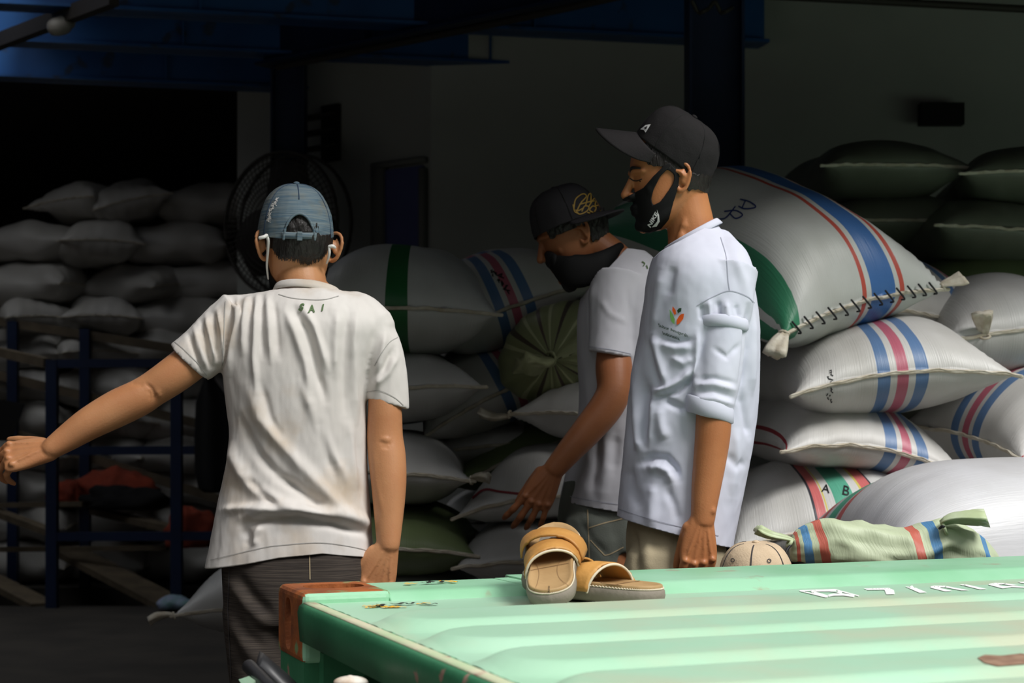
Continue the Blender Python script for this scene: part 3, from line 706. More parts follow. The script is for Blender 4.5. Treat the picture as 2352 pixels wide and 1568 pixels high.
# ------------------------------------------------------------------ sacks
def sack_mesh(L, W, T, seed, droop=.02, lump=.02, tied=False, nu=52, nv=34, wr=1.0):
    g = G(); uv = []; n = 2 * nv
    ss = [math.sin(math.pi / 2 * (2 * i / (nu - 1) - 1)) for i in range(nu)]
    for s in ss:
        a = abs(s); hw = W / 2 * (.90 + .10 * a ** 5 - .03 * math.cos(math.pi * s)); ht = T / 2 * max(0, 1 - a ** 3.3) ** .58 + .003
        if tied and s < 0:
            k = max(0.06, 1 - max(0, (a - .45) / .55) ** 3.0); hw = W / 2 * k; ht = T / 2 * k
        for j in range(n):
            t = j / nv
            q = -1 + 2 * t if j <= nv else 1 - 2 * (t - 1)
            q = math.sin(q * math.pi / 2) if True else q
            sg = 1 if j <= nv else -1
            x = q * hw; z = sg * ht * max(0, 1 - abs(q) ** (2.0 if tied else 2.9)) ** (.5 if tied else .58); y = L / 2 * s * (.95 + .05 * q * q * a)
            p = Vector((x, y, z))
            e = max(0, (a - .55) / .45); am = T * .018 * wr * e * (1 - e * .5)
            p.z += sg * am * math.sin(q * 19 + seed * 3 + math.sin(s * 9 + seed)) * (1 - abs(q) ** 6)
            c_ = max(0, abs(q) - .55) / .45
            p.z += sg * am * 1.2 * math.sin(26 * math.atan2(1.02 - a, 1.05 - abs(q)) + seed) * c_ * e
            d_ = noise.fractal(Vector((x * 3.2 + seed * 7.1, y * 3.2, z * 3.2)), 1, 2, 2) * lump
            p += Vector((x * .3, 0, z)).normalized() * d_ * (1 - a ** 8)
            if tied and s < 0:
                r_ = 1 + .07 * math.sin(math.atan2(z, x) * 15 + seed) * max(0, (a - .45) / .55); p.x *= r_; p.z *= r_
            p.z -= droop * q * q + droop * .6 * s * s
            if sg < 0: p.z *= .93
            g.v.append(p); uv.append(((q + 1) / 2, (s + 1) / 2))
    for i in range(nu - 1):
        for j in range(n):
            k = (j + 1) % n; g.f.append([i * n + j, i * n + k, (i + 1) * n + k, (i + 1) * n + j])
    o = (nu - 1) * n
    if tied: g.f.append(list(range(n)))
    for e_ in ([o] if tied else [0, o]):           # close the flat sewn ends strip by strip
        for j in range(nv):
            a_, b_, c_, d_ = e_ + j, e_ + j + 1, e_ + (n - j - 1) % n, e_ + (n - j) % n
            q_ = [a_, b_, c_, d_]; q_ = [v for i_, v in enumerate(q_) if v not in q_[:i_]]
            if len(q_) > 2: g.f.append(q_ if e_ == 0 else q_[::-1])
    me = g.mesh('sack'); lay = me.uv_layers.new(name='UVMap')
    for lp in me.loops: lay.data[lp.index].uv = uv[lp.vertex_index]
    return me
def seam_mesh(L, W, droop, seed, wob=.005):
    pts = []
    for i in range(33):
        q = -1.03 + 2.06 * i / 32
        pts.append((q * W / 2 * 1.03, -L / 2 * (.95 + .05 * q * q) - .0015, -droop * q * q - droop * .6 + wob * noise.noise(Vector((q * 5, seed, 0)))))
    g = tube(pts, [(.005, .0058 + .0016 * noise.noise(Vector((i * .8, seed, 3)))) for i in range(33)], 10, 2)
    pts2 = [(p[0], p[1] - .0045, p[2] + .003 + .002 * math.sin(i * 2.1 + seed)) for i, p in enumerate(pts)]
    return g.join(tube(pts2, [.0018] * 33, 6, 2))
def tail_mesh(base, direc, L, r, seed):
    d = Vector(direc).normalized(); rows = []
    sd = d.cross(Vector((0, 0, 1))).normalized(); up = sd.cross(d)
    for i in range(9):
        t = i / 8; rr = r * (.45 + 1.3 * t ** .7 - .5 * max(0, t - .75))
        c = Vector(base) + d * L * t + up * (.15 * L * math.sin(t * 2.5 + seed))
        rows.append([c + sd * rr * math.cos(a) * (1 + .25 * math.sin(3 * a + seed)) + up * rr * (.45 + .2 * math.sin(5 * a + 4 * t)) * math.sin(a) for a in [2 * math.pi * k / 18 for k in range(18)]])
    return loft(rows).join(tube([Vector(base) + sd * r * .75 * math.cos(a) + up * r * .6 * math.sin(a) + d * .006 for a in [2 * math.pi * k / 16 for k in range(17)]], [.004] * 17, 6, 1))
seed_ = [0]
def smatrix(end, L, yaw, pitch, roll):
    R_ = (Matrix.Rotation(math.radians(yaw), 4, 'Z') @ Matrix.Rotation(math.radians(pitch), 4, 'X') @ Matrix.Rotation(math.radians(roll), 4, 'Y'))
    return Matrix.Translation(end + R_ @ Vector((0, L / 2, 0))) @ R_
def sack(px, py, d, L, W, T, yaw, pitch, roll, style, label, group=None, droop=.02, lump=.018, seam=True, tied=False, tail=None, name='grain_sack', wr=1.0, at=None):
    seed_[0] += 1; sd = seed_[0]
    o = put(name, sack_mesh(L, W, T, sd, droop, lump, tied, wr=wr), SACKS[style])
    o.matrix_world = smatrix(at or P(px, py, d), L, yaw, pitch, roll); upd()
    tag(o, label, 'sack', group)
    if seam and not tied: put('seam', seam_mesh(L, W, droop, sd), SEAMC, o, local=True)
    if tied: put('tied_neck', tail_mesh((0, -L / 2 + .02, -droop), (-.7, -.8, .25), .11, .036, sd), M('pale_olive_cloth', (186, 190, 150), .5, (160, 164, 124), 20), o, local=True)
    if tail:
        for b_, dr, ln in tail: put('knotted_corner', tail_mesh((b_ * W / 2, -L / 2 * .98, -droop * 1.5), dr, ln, .018, sd + b_), SEAMC, o, local=True)
    return o
GR, GC = 'grain sacks piled at the right', 'grain sacks piled in the middle'
# right pile
R1 = sack(1995, 690, 4.60, .95, .58, .42, 35, 22, -15, 'blue', 'big white sack with broad blue stripe, top of the right pile, edge stitched in black', GR, .02, tail=((-1, (-.8, -.5, -.5), .09), (1, (.8, -.3, .5), .07)))
R2 = sack(2078, 838, 4.50, .92, .60, .29, 4, 2, -5, 'bpb', 'white sack with blue and pink stripes directly under the broad blue striped sack', GR, .035)
R3 = sack(2030, 1006, 4.55, .92, .53, .25, 8, 2, 9, 'bpb_off', 'white sack with blue and pink stripes, second below the broad blue striped sack', GR, .05)
R4 = sack(1935, 1192, 4.48, .92, .60, .28, 2, 2, -8, 'ab', 'white sack marked A B with red and green stripes, right of the standing man', GR, .03)
R5 = sack(1950, 1235, 4.12, 1.0, .62, .40, -78, 0, 4, 'ab_edge', 'big plain grey-white sack lying sideways behind the pale green bag', GR, .02, .012, seam=False)
R6 = sack(2200, 990, 4.92, .95, .62, .40, -72, 2, 8, 'bpb', 'round white sack with blue and red bands at the right edge, between two piles', GR, .02)
R7 = sack(2195, 728, 5.05, .9, .50, .30, 28, 12, 10, 'bpb_off', 'striped white sack sloping down behind the big blue striped sack', GR, .02, tail=((-1, (-.7, -.6, .4), .06),))
R8 = sack(2392, 745, 4.85, .9, .56, .34, 6, 0, -4, 'plain', 'plain white sack at the right edge below the white knot', GR, .02, tail=((-.6, (-.2, -.5, .9), .09),))
BK = 'dark sacks at the back of the right pile'
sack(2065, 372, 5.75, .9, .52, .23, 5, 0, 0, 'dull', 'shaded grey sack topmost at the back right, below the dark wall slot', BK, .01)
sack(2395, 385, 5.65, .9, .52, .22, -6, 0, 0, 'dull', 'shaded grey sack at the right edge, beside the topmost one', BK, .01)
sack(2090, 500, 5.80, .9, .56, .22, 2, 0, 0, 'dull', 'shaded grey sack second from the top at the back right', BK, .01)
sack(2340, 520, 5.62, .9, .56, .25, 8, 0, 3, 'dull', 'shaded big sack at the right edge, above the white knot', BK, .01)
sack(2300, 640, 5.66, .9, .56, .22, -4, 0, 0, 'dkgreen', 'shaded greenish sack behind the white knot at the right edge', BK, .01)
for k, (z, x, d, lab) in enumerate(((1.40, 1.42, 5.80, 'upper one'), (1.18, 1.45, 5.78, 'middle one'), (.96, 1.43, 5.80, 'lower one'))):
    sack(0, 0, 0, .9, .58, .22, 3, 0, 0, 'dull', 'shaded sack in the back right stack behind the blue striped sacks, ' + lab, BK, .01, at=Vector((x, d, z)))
for k, (x, d, z, y_, lab) in enumerate(((1.43, 5.8, .74, 2, 'lower back stack, fourth from the floor'), (1.45, 5.8, .52, -3, 'lower back stack, third from the floor'), (1.42, 5.8, .31, 4, 'lower back stack, second from the floor'), (1.44, 5.8, .11, 0, 'lower back stack on the floor'),
                                 (1.98, 5.75, 1.24, 2, 'rear right corner stack, top'), (2.0, 5.75, 1.0, -3, 'rear right corner stack, fifth'), (1.98, 5.75, .76, 0, 'rear right corner stack, fourth'), (2.0, 5.75, .54, 3, 'rear right corner stack, third'), (1.98, 5.75, .32, 0, 'rear right corner stack, second'), (2.0, 5.75, .11, 0, 'rear right corner stack on the floor'),
                                 (.93, 4.5, .57, 0, 'under the A B sack, upper'), (.92, 4.52, .34, 3, 'under the A B sack, middle'), (.94, 4.5, .11, 0, 'under the A B sack, on the floor'),
                                 (1.55, 4.72, .72, 8, 'under the round banded sack, upper'), (1.56, 4.7, .46, 4, 'under the round banded sack, middle'), (1.56, 4.7, .13, 2, 'under the round banded sack, on the floor'))):
    pass
    sack(0, 0, 0, .9, .58, .235, y_, 0, 0, 'plain', 'white sack ' + lab, 'supporting sacks low in the right pile', .006, .01, seam=False, at=Vector((x, d, z)))
# middle pile
C1 = sack(905, 698, 4.92, .95, .60, .36, 0, 4, 0, 'green', 'grey sack with a dark green band, topmost in the middle pile', GC, .02)
C2 = sack(1182, 694, 5.30, .92, .55, .34, 10, 4, -20, 'bpb', 'grey sack with blue and red stripes, behind the green banded sack', GC, .02)
C3 = sack(880, 884, 4.98, .92, .58, .25, 2, 0, -5, 'plain', 'plain grey sack with a pointed right corner, just below the green banded sack', GC, .02)
C4 = sack(1135, 900, 5.30, .92, .52, .30, 6, 4, -26, 'bpb_off', 'grey sack with blue and red stripes at its right, half hidden below the pointed corner', GC, .02)
C5 = sack(865, 1078, 4.92, .92, .55, .24, 0, 0, 2, 'plain', 'grey sack with a dark seam and knotted corner, beside the forearm of the nearest man', GC, .015, tail=((1, (.9, -.3, .1), .06),))
C6 = sack(885, 1252, 4.92, .92, .52, .23, 0, 0, 0, 'dkgreen', 'dull green sack low in the middle pile beside the hand', GC, .02)
C7 = sack(1262, 1118, 4.95, .92, .56, .25, -6, 0, -3, 'plain', 'grey sack with a dark red thread line, behind the bent man', GC, .05)
C8 = sack(1262, 1280, 4.90, .92, .54, .21, 0, 0, 0, 'plain', 'dark grey sack lowest in the middle, just behind the sandals', GC, .02)
C9 = sack(1262, 818, 5.05, .75, .42, .32, -12, 6, -20, 'olive', 'round olive striped sack with a tied neck, beside the bent man', GC, .01, tied=True, name='tied_sack')
C10 = sack(1305, 940, 5.02, .75, .40, .23, -30, 0, 4, 'plain', 'small grey sack with a white knot behind the arm of the bent man', GC, .02, tail=((-1, (-1, -.2, .1), .10),))
sack(1105, 1022, 5.42, .9, .46, .18, 4, 0, -6, 'plain', 'grey sack in the gap below the striped corner sack', GC, .01)
sack(1190, 1046, 5.36, .9, .46, .17, 4, 0, -22, 'dkgreen', 'dull green sack slanting in the gap above the red thread sack', GC, .01)
sack(575, 1392, 5.55, .9, .5, .26, 0, 0, 0, 'plain', 'grey sack on the floor behind the trousers of the nearest man', GC, .02, tail=((-1, (-1, -.2, -.3), .09),))
for x, d, z, st, lab in ((-.36, 4.95, .55, 'plain', 'left column, third from the floor'), (-.35, 4.97, .33, 'plain', 'left column, second from the floor'), (-.36, 4.95, .11, 'plain', 'left column, on the floor'),
                     (.10, 4.92, .50, 'plain', 'right column, third from the floor'), (.11, 4.94, .32, 'plain', 'right column, second from the floor'), (.10, 4.92, .11, 'plain', 'right column, on the floor'),
                     (-.02, 5.95, 1.0, 'plain', 'rear column, top'), (-.02, 5.95, .75, 'plain', 'rear column, middle'), (-.02, 5.95, .4, 'plain', 'rear column, low'), (-.02, 5.95, .12, 'plain', 'rear column, on the floor')):
    sack(0, 0, 0, .9, .54, .22 if z not in (.4, ) else .3, 0, 0, 0, st, 'grey sack low in the middle pile, ' + lab, 'supporting sacks low in the middle pile', .008, .01, seam=False, at=Vector((x, d, z)))
# red thread line and marker writing on the sacks
def mark(target, g, mat, name='writing', off=.0015, label=None):
    q = drape(g, bvh(target), off)
    if q.f: put(name, q, mat, target, label=label)
REDT = M('red_thread', (132, 48, 56), .8)
mark(C7, ribbon(curve([(1046, 1148), (1078, 1150), (1112, 1126), (1150, 1130), (1195, 1134), (1250, 1138)]), 5), REDT, 'thread_line', .003)
mark(R1, ribbon(curve([(1700, 458), (1722, 464), (1736, 476), (1712, 480), (1696, 474)]), 3.2), BLUEINK); mark(R1, ribbon(curve([(1712, 462), (1705, 478)]), 3), BLUEINK)
mark(R1, ribbon(curve([(1664, 486), (1690, 484), (1706, 494), (1690, 502), (1676, 490)]), 3.2), BLUEINK); mark(R1, ribbon(curve([(1690, 474), (1668, 500), (1650, 504)]), 3), BLUEINK)
mark(R4, map2(text('A', .1, .01), (1896, 1131), (27, 6), (3, -26)), INK); mark(R4, map2(text('B', .1, .01), (1941, 1137), (30, 9), (5, -30)), INK)
random.seed(8)
for k in range(16):
    x = 1909 + random.uniform(-7, 7) - k * .3; y = 852 + k * 4.6; mark(R2, ribbon([(x, y), (x + random.uniform(-5, 5), y + random.uniform(-3, 5)), (x + random.uniform(-4, 8), y + random.uniform(2, 6))], 2.4), INK, 'ink_stamp')
for k in range(14):
    x = 1130 + k * 2.6 + random.uniform(-4, 4); y = 622 + k * 3.2 + random.uniform(-4, 4); mark(C2, ribbon([(x, y), (x + random.uniform(-8, 12), y + random.uniform(-5, 8)), (x + random.uniform(-6, 10), y + random.uniform(2, 8))], 3), INK, 'ink_stamp')
# black hand stitching over the big sack's end
L1 = R1.matrix_world
for k in range(13):
    q = -.92 + k * .145
    a = L1 @ Vector((q * .29, -.455 - .012, .012 - .02 * q * q)); b = L1 @ Vector(((q + .07) * .29, -.455 - .026, -.018 - .02 * q * q)); c = L1 @ Vector(((q + .10) * .29, -.455 - .008, -.03 - .02 * q * q))
    put('hand_stitch', tube([a, b, c], [.0028] * 3, 6, 4), INK, R1)

# pale green bag tied at both ends, on top of the sack by the container
BAGC = stripes('bag_pale_green', (196, 208, 176), [(.10, .13, (202, 108, 92)), (.16, .20, (88, 142, 190)), (.23, .26, (202, 108, 92)), (.50, .53, (202, 108, 92)), (.56, .60, (88, 142, 190)), (.82, .845, (88, 142, 190))], .5)
g = G(); uv = []; nb = 60; mb = 48; sec = []
prof = [(1815, 1262, 18, 14), (1824, 1258, 34, 26), (1850, 1250, 46, 40), (1900, 1246, 58, 60), (1980, 1258, 60, 70), (2060, 1272, 58, 72), (2120, 1264, 60, 70), (2165, 1252, 62, 66), (2200, 1262, 66, 64), (2250, 1282, 58, 52), (2290, 1306, 34, 30), (2300, 1316, 8, 8)]
pr = catmull([(a, b, c, d) for a, b, c, d in prof], 6); D_ = 3.72
for i, (x, y, hz, hy) in enumerate(pr):
    c = P(x, y, D_); s_ = i / (len(pr) - 1)
    for k in range(mb):
        a = 2 * math.pi * k / mb; p = Vector((0, hy * .001 * math.cos(a), hz * .001 * math.sin(a)))
        n_ = noise.fractal(Vector((c.x * 9, math.cos(a) * 1.3, math.sin(a) * 1.3)), 1, 2, 3); cr_ = abs(noise.noise(Vector((c.x * 13 + 3, math.cos(a) * 1.2, math.sin(a) * 1.2))))
        p *= 1 + .16 * n_ - .34 * cr_
        fold = math.exp(-((x - 2165) / 26) ** 2) * .06 * math.sin(a * 11); p *= 1 + fold + .05 * math.sin(a * 13) * max(0, 1 - (x - 1815) / 60)
        g.v.append(c + p); uv.append((s_ + .02 * math.sin(a) + .01 * n_, k / mb))
n0 = len(pr)
for i in range(n0 - 1):
    for k in range(mb):
        k2 = (k + 1) % mb; g.f.append([i * mb + k, (i + 1) * mb + k, (i + 1) * mb + k2, i * mb + k2])
g.f.append(list(range(mb))); g.f.append([(n0 - 1) * mb + k for k in range(mb - 1, -1, -1)])
me = g.mesh('bag'); lay = me.uv_layers.new(name='UVMap')
for lp in me.loops: lay.data[lp.index].uv = uv[lp.vertex_index]
bag = put('tied_bag', me, BAGC); tag(bag, 'crumpled pale green bag with red and blue stripes, tied at both ends', 'bag')
bd_ = M('pale_green_plain', (198, 210, 178), .5, (178, 192, 150), 20)
put('bag_tail', tail_mesh(P(1818, 1250, D_ - .02), Vector((-.85, -.1, .55)), .085, .013, 2.2), bd_, bag)
put('bag_tail', tail_mesh(P(2164, 1214, D_ - .05), Vector((.9, -.25, .32)), .098, .022, 1.1), bd_, bag)
put('tie_string', tube([P(1816, 1252, D_ - .03), P(1808, 1262, D_ - .04), P(1802, 1280, D_ - .045), P(1800, 1300, D_ - .04)], [.003] * 4, 6, 4), INK, bag)
put('tie_string', tube([P(2158, 1213, D_ - .06), P(2166, 1208, D_ - .07), P(2172, 1216, D_ - .06), P(2162, 1222, D_ - .05)], [.003] * 4, 6, 4), INK, bag)
for x, d, z, lab in ((1.0, 3.84, .70, 'top'), (1.01, 3.84, .52, 'second'), (1.0, 3.84, .33, 'third'), (1.01, 3.84, .12, 'on the floor')):
    sack(0, 0, 0, .52, .34, .19, -68, 0, 0, 'plain', 'white sack stacked below the pale green bag, ' + lab, 'supporting sacks below the pale green bag', .006, .008, seam=False, at=Vector((x, d, z)))

# far left stack behind the rail: three kinds of loose sack, copied
protos = []
for k, (L, W, T) in enumerate(((.80, .50, .30), (.84, .52, .28), (.78, .54, .32))):
    m = sack_mesh(L, W, T, 40 + k, .02, .055, nu=44, nv=28, wr=2.6); sm = seam_mesh(L, W, .02, 40 + k).mesh('seam')
    protos.append((m, sm, L))
rows = [  # px centre, row y, (kind, yaw, roll), place wording
    (470, ((305, 0, 12, -14, 'topmost with a pointed right corner'), (215, 1, -20, -6, 'topmost row, peeping out left of the pointed one'), (490, 2, 70, 6, 'topmost row, dim at the wall corner'))),
    (562, ((85, 1, 80, 4, 'second row, at the picture edge'), (225, 2, 20, 0, 'second row, below the topmost pointed sack'), (410, 0, 86, 0, 'second row, long one by the wall'))),
    (652, ((70, 2, 75, 0, 'third row, at the picture edge'), (300, 1, 60, -5, 'third row, with a ridge running right'), (500, 0, 80, 0, 'third row, dim one by the wall'))),
    (728, ((70, 0, 30, 0, 'fourth row, bright at the picture edge'), (240, 1, 10, 0, 'fourth row, crumpled bright one'), (430, 2, 84, 0, 'fourth row, dim one by the shoulder'))),
    (806, ((50, 2, 82, 0, 'fifth row, behind the top bar at the edge'), (210, 0, 25, 0, 'fifth row, between the two far posts'), (380, 1, 74, 0, 'fifth row, behind the sleeve'))),
    (884, ((60, 1, 12, 0, 'sixth row, at the edge behind the bars'), (260, 2, 78, 0, 'sixth row, behind the raised arm'), (440, 0, 86, 0, 'sixth row, above the black coat'))),
    (962, ((60, 0, 76, 0, 'seventh row, at the edge behind the hand'), (250, 1, 20, 0, 'seventh row, below the forearm'), (430, 2, 80, 0, 'seventh row, behind the black coat'))),
    (1040, ((60, 2, 84, 0, 'eighth row, left'), (250, 0, 70, 0, 'eighth row, middle'), (430, 1, 82, 0, 'eighth row, right'))),
    (1118, ((60, 1, 84, 0, 'ninth row, left'), (250, 2, 74, 0, 'ninth row, middle'), (430, 0, 82, 0, 'ninth row, right'))),
    (1196, ((60, 0, 84, 0, 'tenth row, left'), (250, 1, 74, 0, 'tenth row, middle'), (430, 2, 82, 0, 'tenth row, right'))),
    (1280, ((60, 2, 84, 0, 'bottom row on the floor, left'), (250, 0, 74, 0, 'bottom row on the floor, middle'), (430, 1, 82, 0, 'bottom row on the floor, right')))]
random.seed(12)
for ry, items in rows:
    for px, k, yaw, roll, lab in items:
        m, sm, L = protos[k]
        o = bpy.data.objects.new('grain_sack', m); COL.objects.link(o)
        if not m.materials: m.materials.append(SACKS['old']); m.polygons.foreach_set('use_smooth', [True] * len(m.polygons))
        if not sm.materials: sm.materials.append(SEAMC); sm.polygons.foreach_set('use_smooth', [True] * len(sm.polygons))
        c = P(px, ry, 11.45); c.y += random.uniform(-.08, .08)
        if ry == 1280: c.z = .15
        o.matrix_world = Matrix.Translation(c) @ Matrix.Rotation(math.radians(yaw), 4, 'Z') @ Matrix.Rotation(math.radians(roll), 4, 'Y')
        tag(o, 'dim grey sack in far left stack, ' + lab, 'sack', 'far left stack of sacks')
        q = bpy.data.objects.new('seam', sm); COL.objects.link(q); q.parent = o

# ------------------------------------------------------------------ people
SL = [(.121, .012, -.032, .026), (.113, .044, -.064, .050), (.096, .066, -.084, .064), (.07, .082, -.096, .0725), (.04, .090, -.101, .076), (.01, .087, -.101, .0755), (-.015, .086, -.096, .073), (-.04, .087, -.086, .070),
      (-.06, .086, -.068, .066), (-.08, .085, -.042, .059), (-.10, .082, -.012, .048), (-.112, .075, .012, .034), (-.119, .060, .030, .016)]
def headform(m, inf=0.0, n=56, sub=3):
    rings = []
    for z, yf, yb, w_ in catmull(SL, sub):
        rings.append([Vector(((w_ + inf) * sgnp(math.cos(a), .93), (yf + yb) / 2 + ((yf - yb) / 2 + inf) * sgnp(math.sin(a), .93), z * (1 + inf * 5))) for a in [2 * math.pi * k / n for k in range(n)]])
    return loft(rings).xf(m)
def headparts(m, ears=True, flare=.40):
    out = [headform(m)]
    T = lambda pts, r, **k: tube([m @ Vector(p) for p in pts], r, **k)
    E = lambda c, a, b, d_: ellipsoid(Vector(), a, b, d_).xf(m @ Matrix.Translation(c))
    out += [T([(0, .084, .018), (0, .098, -.008), (0, .109, -.028)], [.008, .0095, .0115]), E((.012, .096, -.033), .009, .010, .008), E((-.012, .096, -.033), .009, .010, .008),
            T([(-.048, .070, .020), (-.024, .085, .025), (0, .087, .022), (.024, .085, .025), (.048, .070, .020)], [.007, .0085, .007, .0085, .007]),
            E((0, .088, -.0605), .021, .009, .006), E((0, .086, -.072), .019, .009, .0065), E((0, .078, -.104), .020, .012, .013)]
    for s in (-1, 1):
        out += [E((s * .040, .054, -.028), .018, .014, .022), E((s * .031, .0720, .003), .012, .0075, .0070), T([(s * .055, -.005, -.055), (s * .045, .04, -.092), (s * .02, .07, -.110)], [.012, .012, .012])]
        if ears:
            def ep(a, b, o=0): return (s * (.0715 + flare * max(0, .012 - a) + o), -.012 + a, -.008 + b)
            out += [T([ep(*p) for p in ((.010, -.004), (.015, .014), (.008, .029), (-.006, .034), (-.018, .025), (-.021, .006), (-.015, -.014), (-.006, -.027), (.005, -.030), (.009, -.020))], [.0042, .004, .0044, .0046, .0046, .0046, .0044, .0054, .0058, .004], n=10),
                    T([ep(.012, .018, -.001), ep(-.004, .010, -.002), ep(-.008, -.012, -.002)], [(.009, .006), (.012, .006), (.009, .006)], n=12), T([ep(-.008, .018, .001), ep(-.012, .0, .001), ep(-.006, -.012, .001)], [.0032, .0034, .003], n=8)]
    return out
def hand(W, a, n, l, curls, splay=(9, 2, -4, -11), sc=1.0, thumb=(.75, .62, -.25), tcurl=18, tendons=True):
    W = Vector(W); a = Vector(a).normalized(); n = Vector(n); n = (n - a * n.dot(a)).normalized(); l = Vector(l); l = (l - a * l.dot(a) - n * l.dot(n)).normalized()
    q = lambda x, y, z: W + (a * x + l * y + n * z) * sc
    out = []
    rows = [(-.012, .0, .018, .012), (-.004, .0, .0245, .0175), (.012, .001, .0300, .0185), (.035, .002, .0360, .0175), (.06, .001, .0405, .0155), (.082, .0, .0415, .0135), (.096, -.001, .0390, .0115), (.104, -.001, .034, .008)]
    out.append(loft([[W + (a * r[0] + l * (r[1] + r[2] * sgnp(math.cos(k), .8)) + n * (-.003 + r[3] * sgnp(math.sin(k), .8))) * sc for k in [2 * math.pi * i / 32 for i in range(32)]] for r in catmull(rows, 3)]))
    bases = [(.094, .030), (.099, .0105), (.095, -.010), (.086, -.029)]
    lens = [(.042, .025, .021), (.046, .029, .022), (.042, .027, .021), (.033, .020, .019)]
    rad = [.0092, .0094, .0088, .0078]
    for i in range(4):
        d0 = (a * math.cos(math.radians(splay[i])) + l * math.sin(math.radians(splay[i]))).normalized()
        p = q(bases[i][0] - .018, bases[i][1] * .92, .0); pts = [p]; th = 0; p = q(bases[i][0], bases[i][1], .002); pts.append(p); rr = [rad[i] * sc] * 2; rr[0] *= .9; rr[1] *= 1.12
        for j in range(3):
            th += curls[i][j]; dd = d0 * math.cos(math.radians(th)) - n * math.sin(math.radians(th))
            mid = p + dd * lens[i][j] * .5 * sc; pts.append(mid); rr.append(rad[i] * (.95, .90, .84)[j] * sc)
            p = p + dd * lens[i][j] * sc * (1 if j < 2 else .86); pts.append(p); rr.append(rad[i] * (1.03, .93, .66)[j] * sc)
        out.append(tube(pts, rr, 14, 3, up=n))
        if tendons:
            out.append(ellipsoid(q(bases[i][0] - .002, bases[i][1], .0075), .0085 * sc, .0085 * sc, .0075 * sc))
            out.append(tube([q(.012, bases[i][1] * .3, .0145), q(.05, bases[i][1] * .62, .0128), q(.086, bases[i][1] * .96, .0090)], [.0032 * sc, .0034 * sc, .0032 * sc], 8, 4, up=n))
    t0 = Vector((0, 0, 0)); td = (a * thumb[0] + l * thumb[1] + n * thumb[2]).normalized()
    t1 = q(.022, .024, -.008); t2 = t1 + td * .042 * sc; td2 = (td * math.cos(math.radians(tcurl)) + (a - l * .35).normalized() * math.sin(math.radians(tcurl))).normalized(); t3 = t2 + td2 * .033 * sc; t4 = t3 + td2 * .024 * sc
    out.append(tube([t1, (t1 + t2) / 2, t2, (t2 + t3) / 2, t3, t4], [r * sc for r in (.0165, .0145, .0118, .0108, .0108, .0075)], 14, 3, up=n))
    out.append(ellipsoid(q(.035, .020, -.010), .016 * sc, .016 * sc, .014 * sc))
    return out
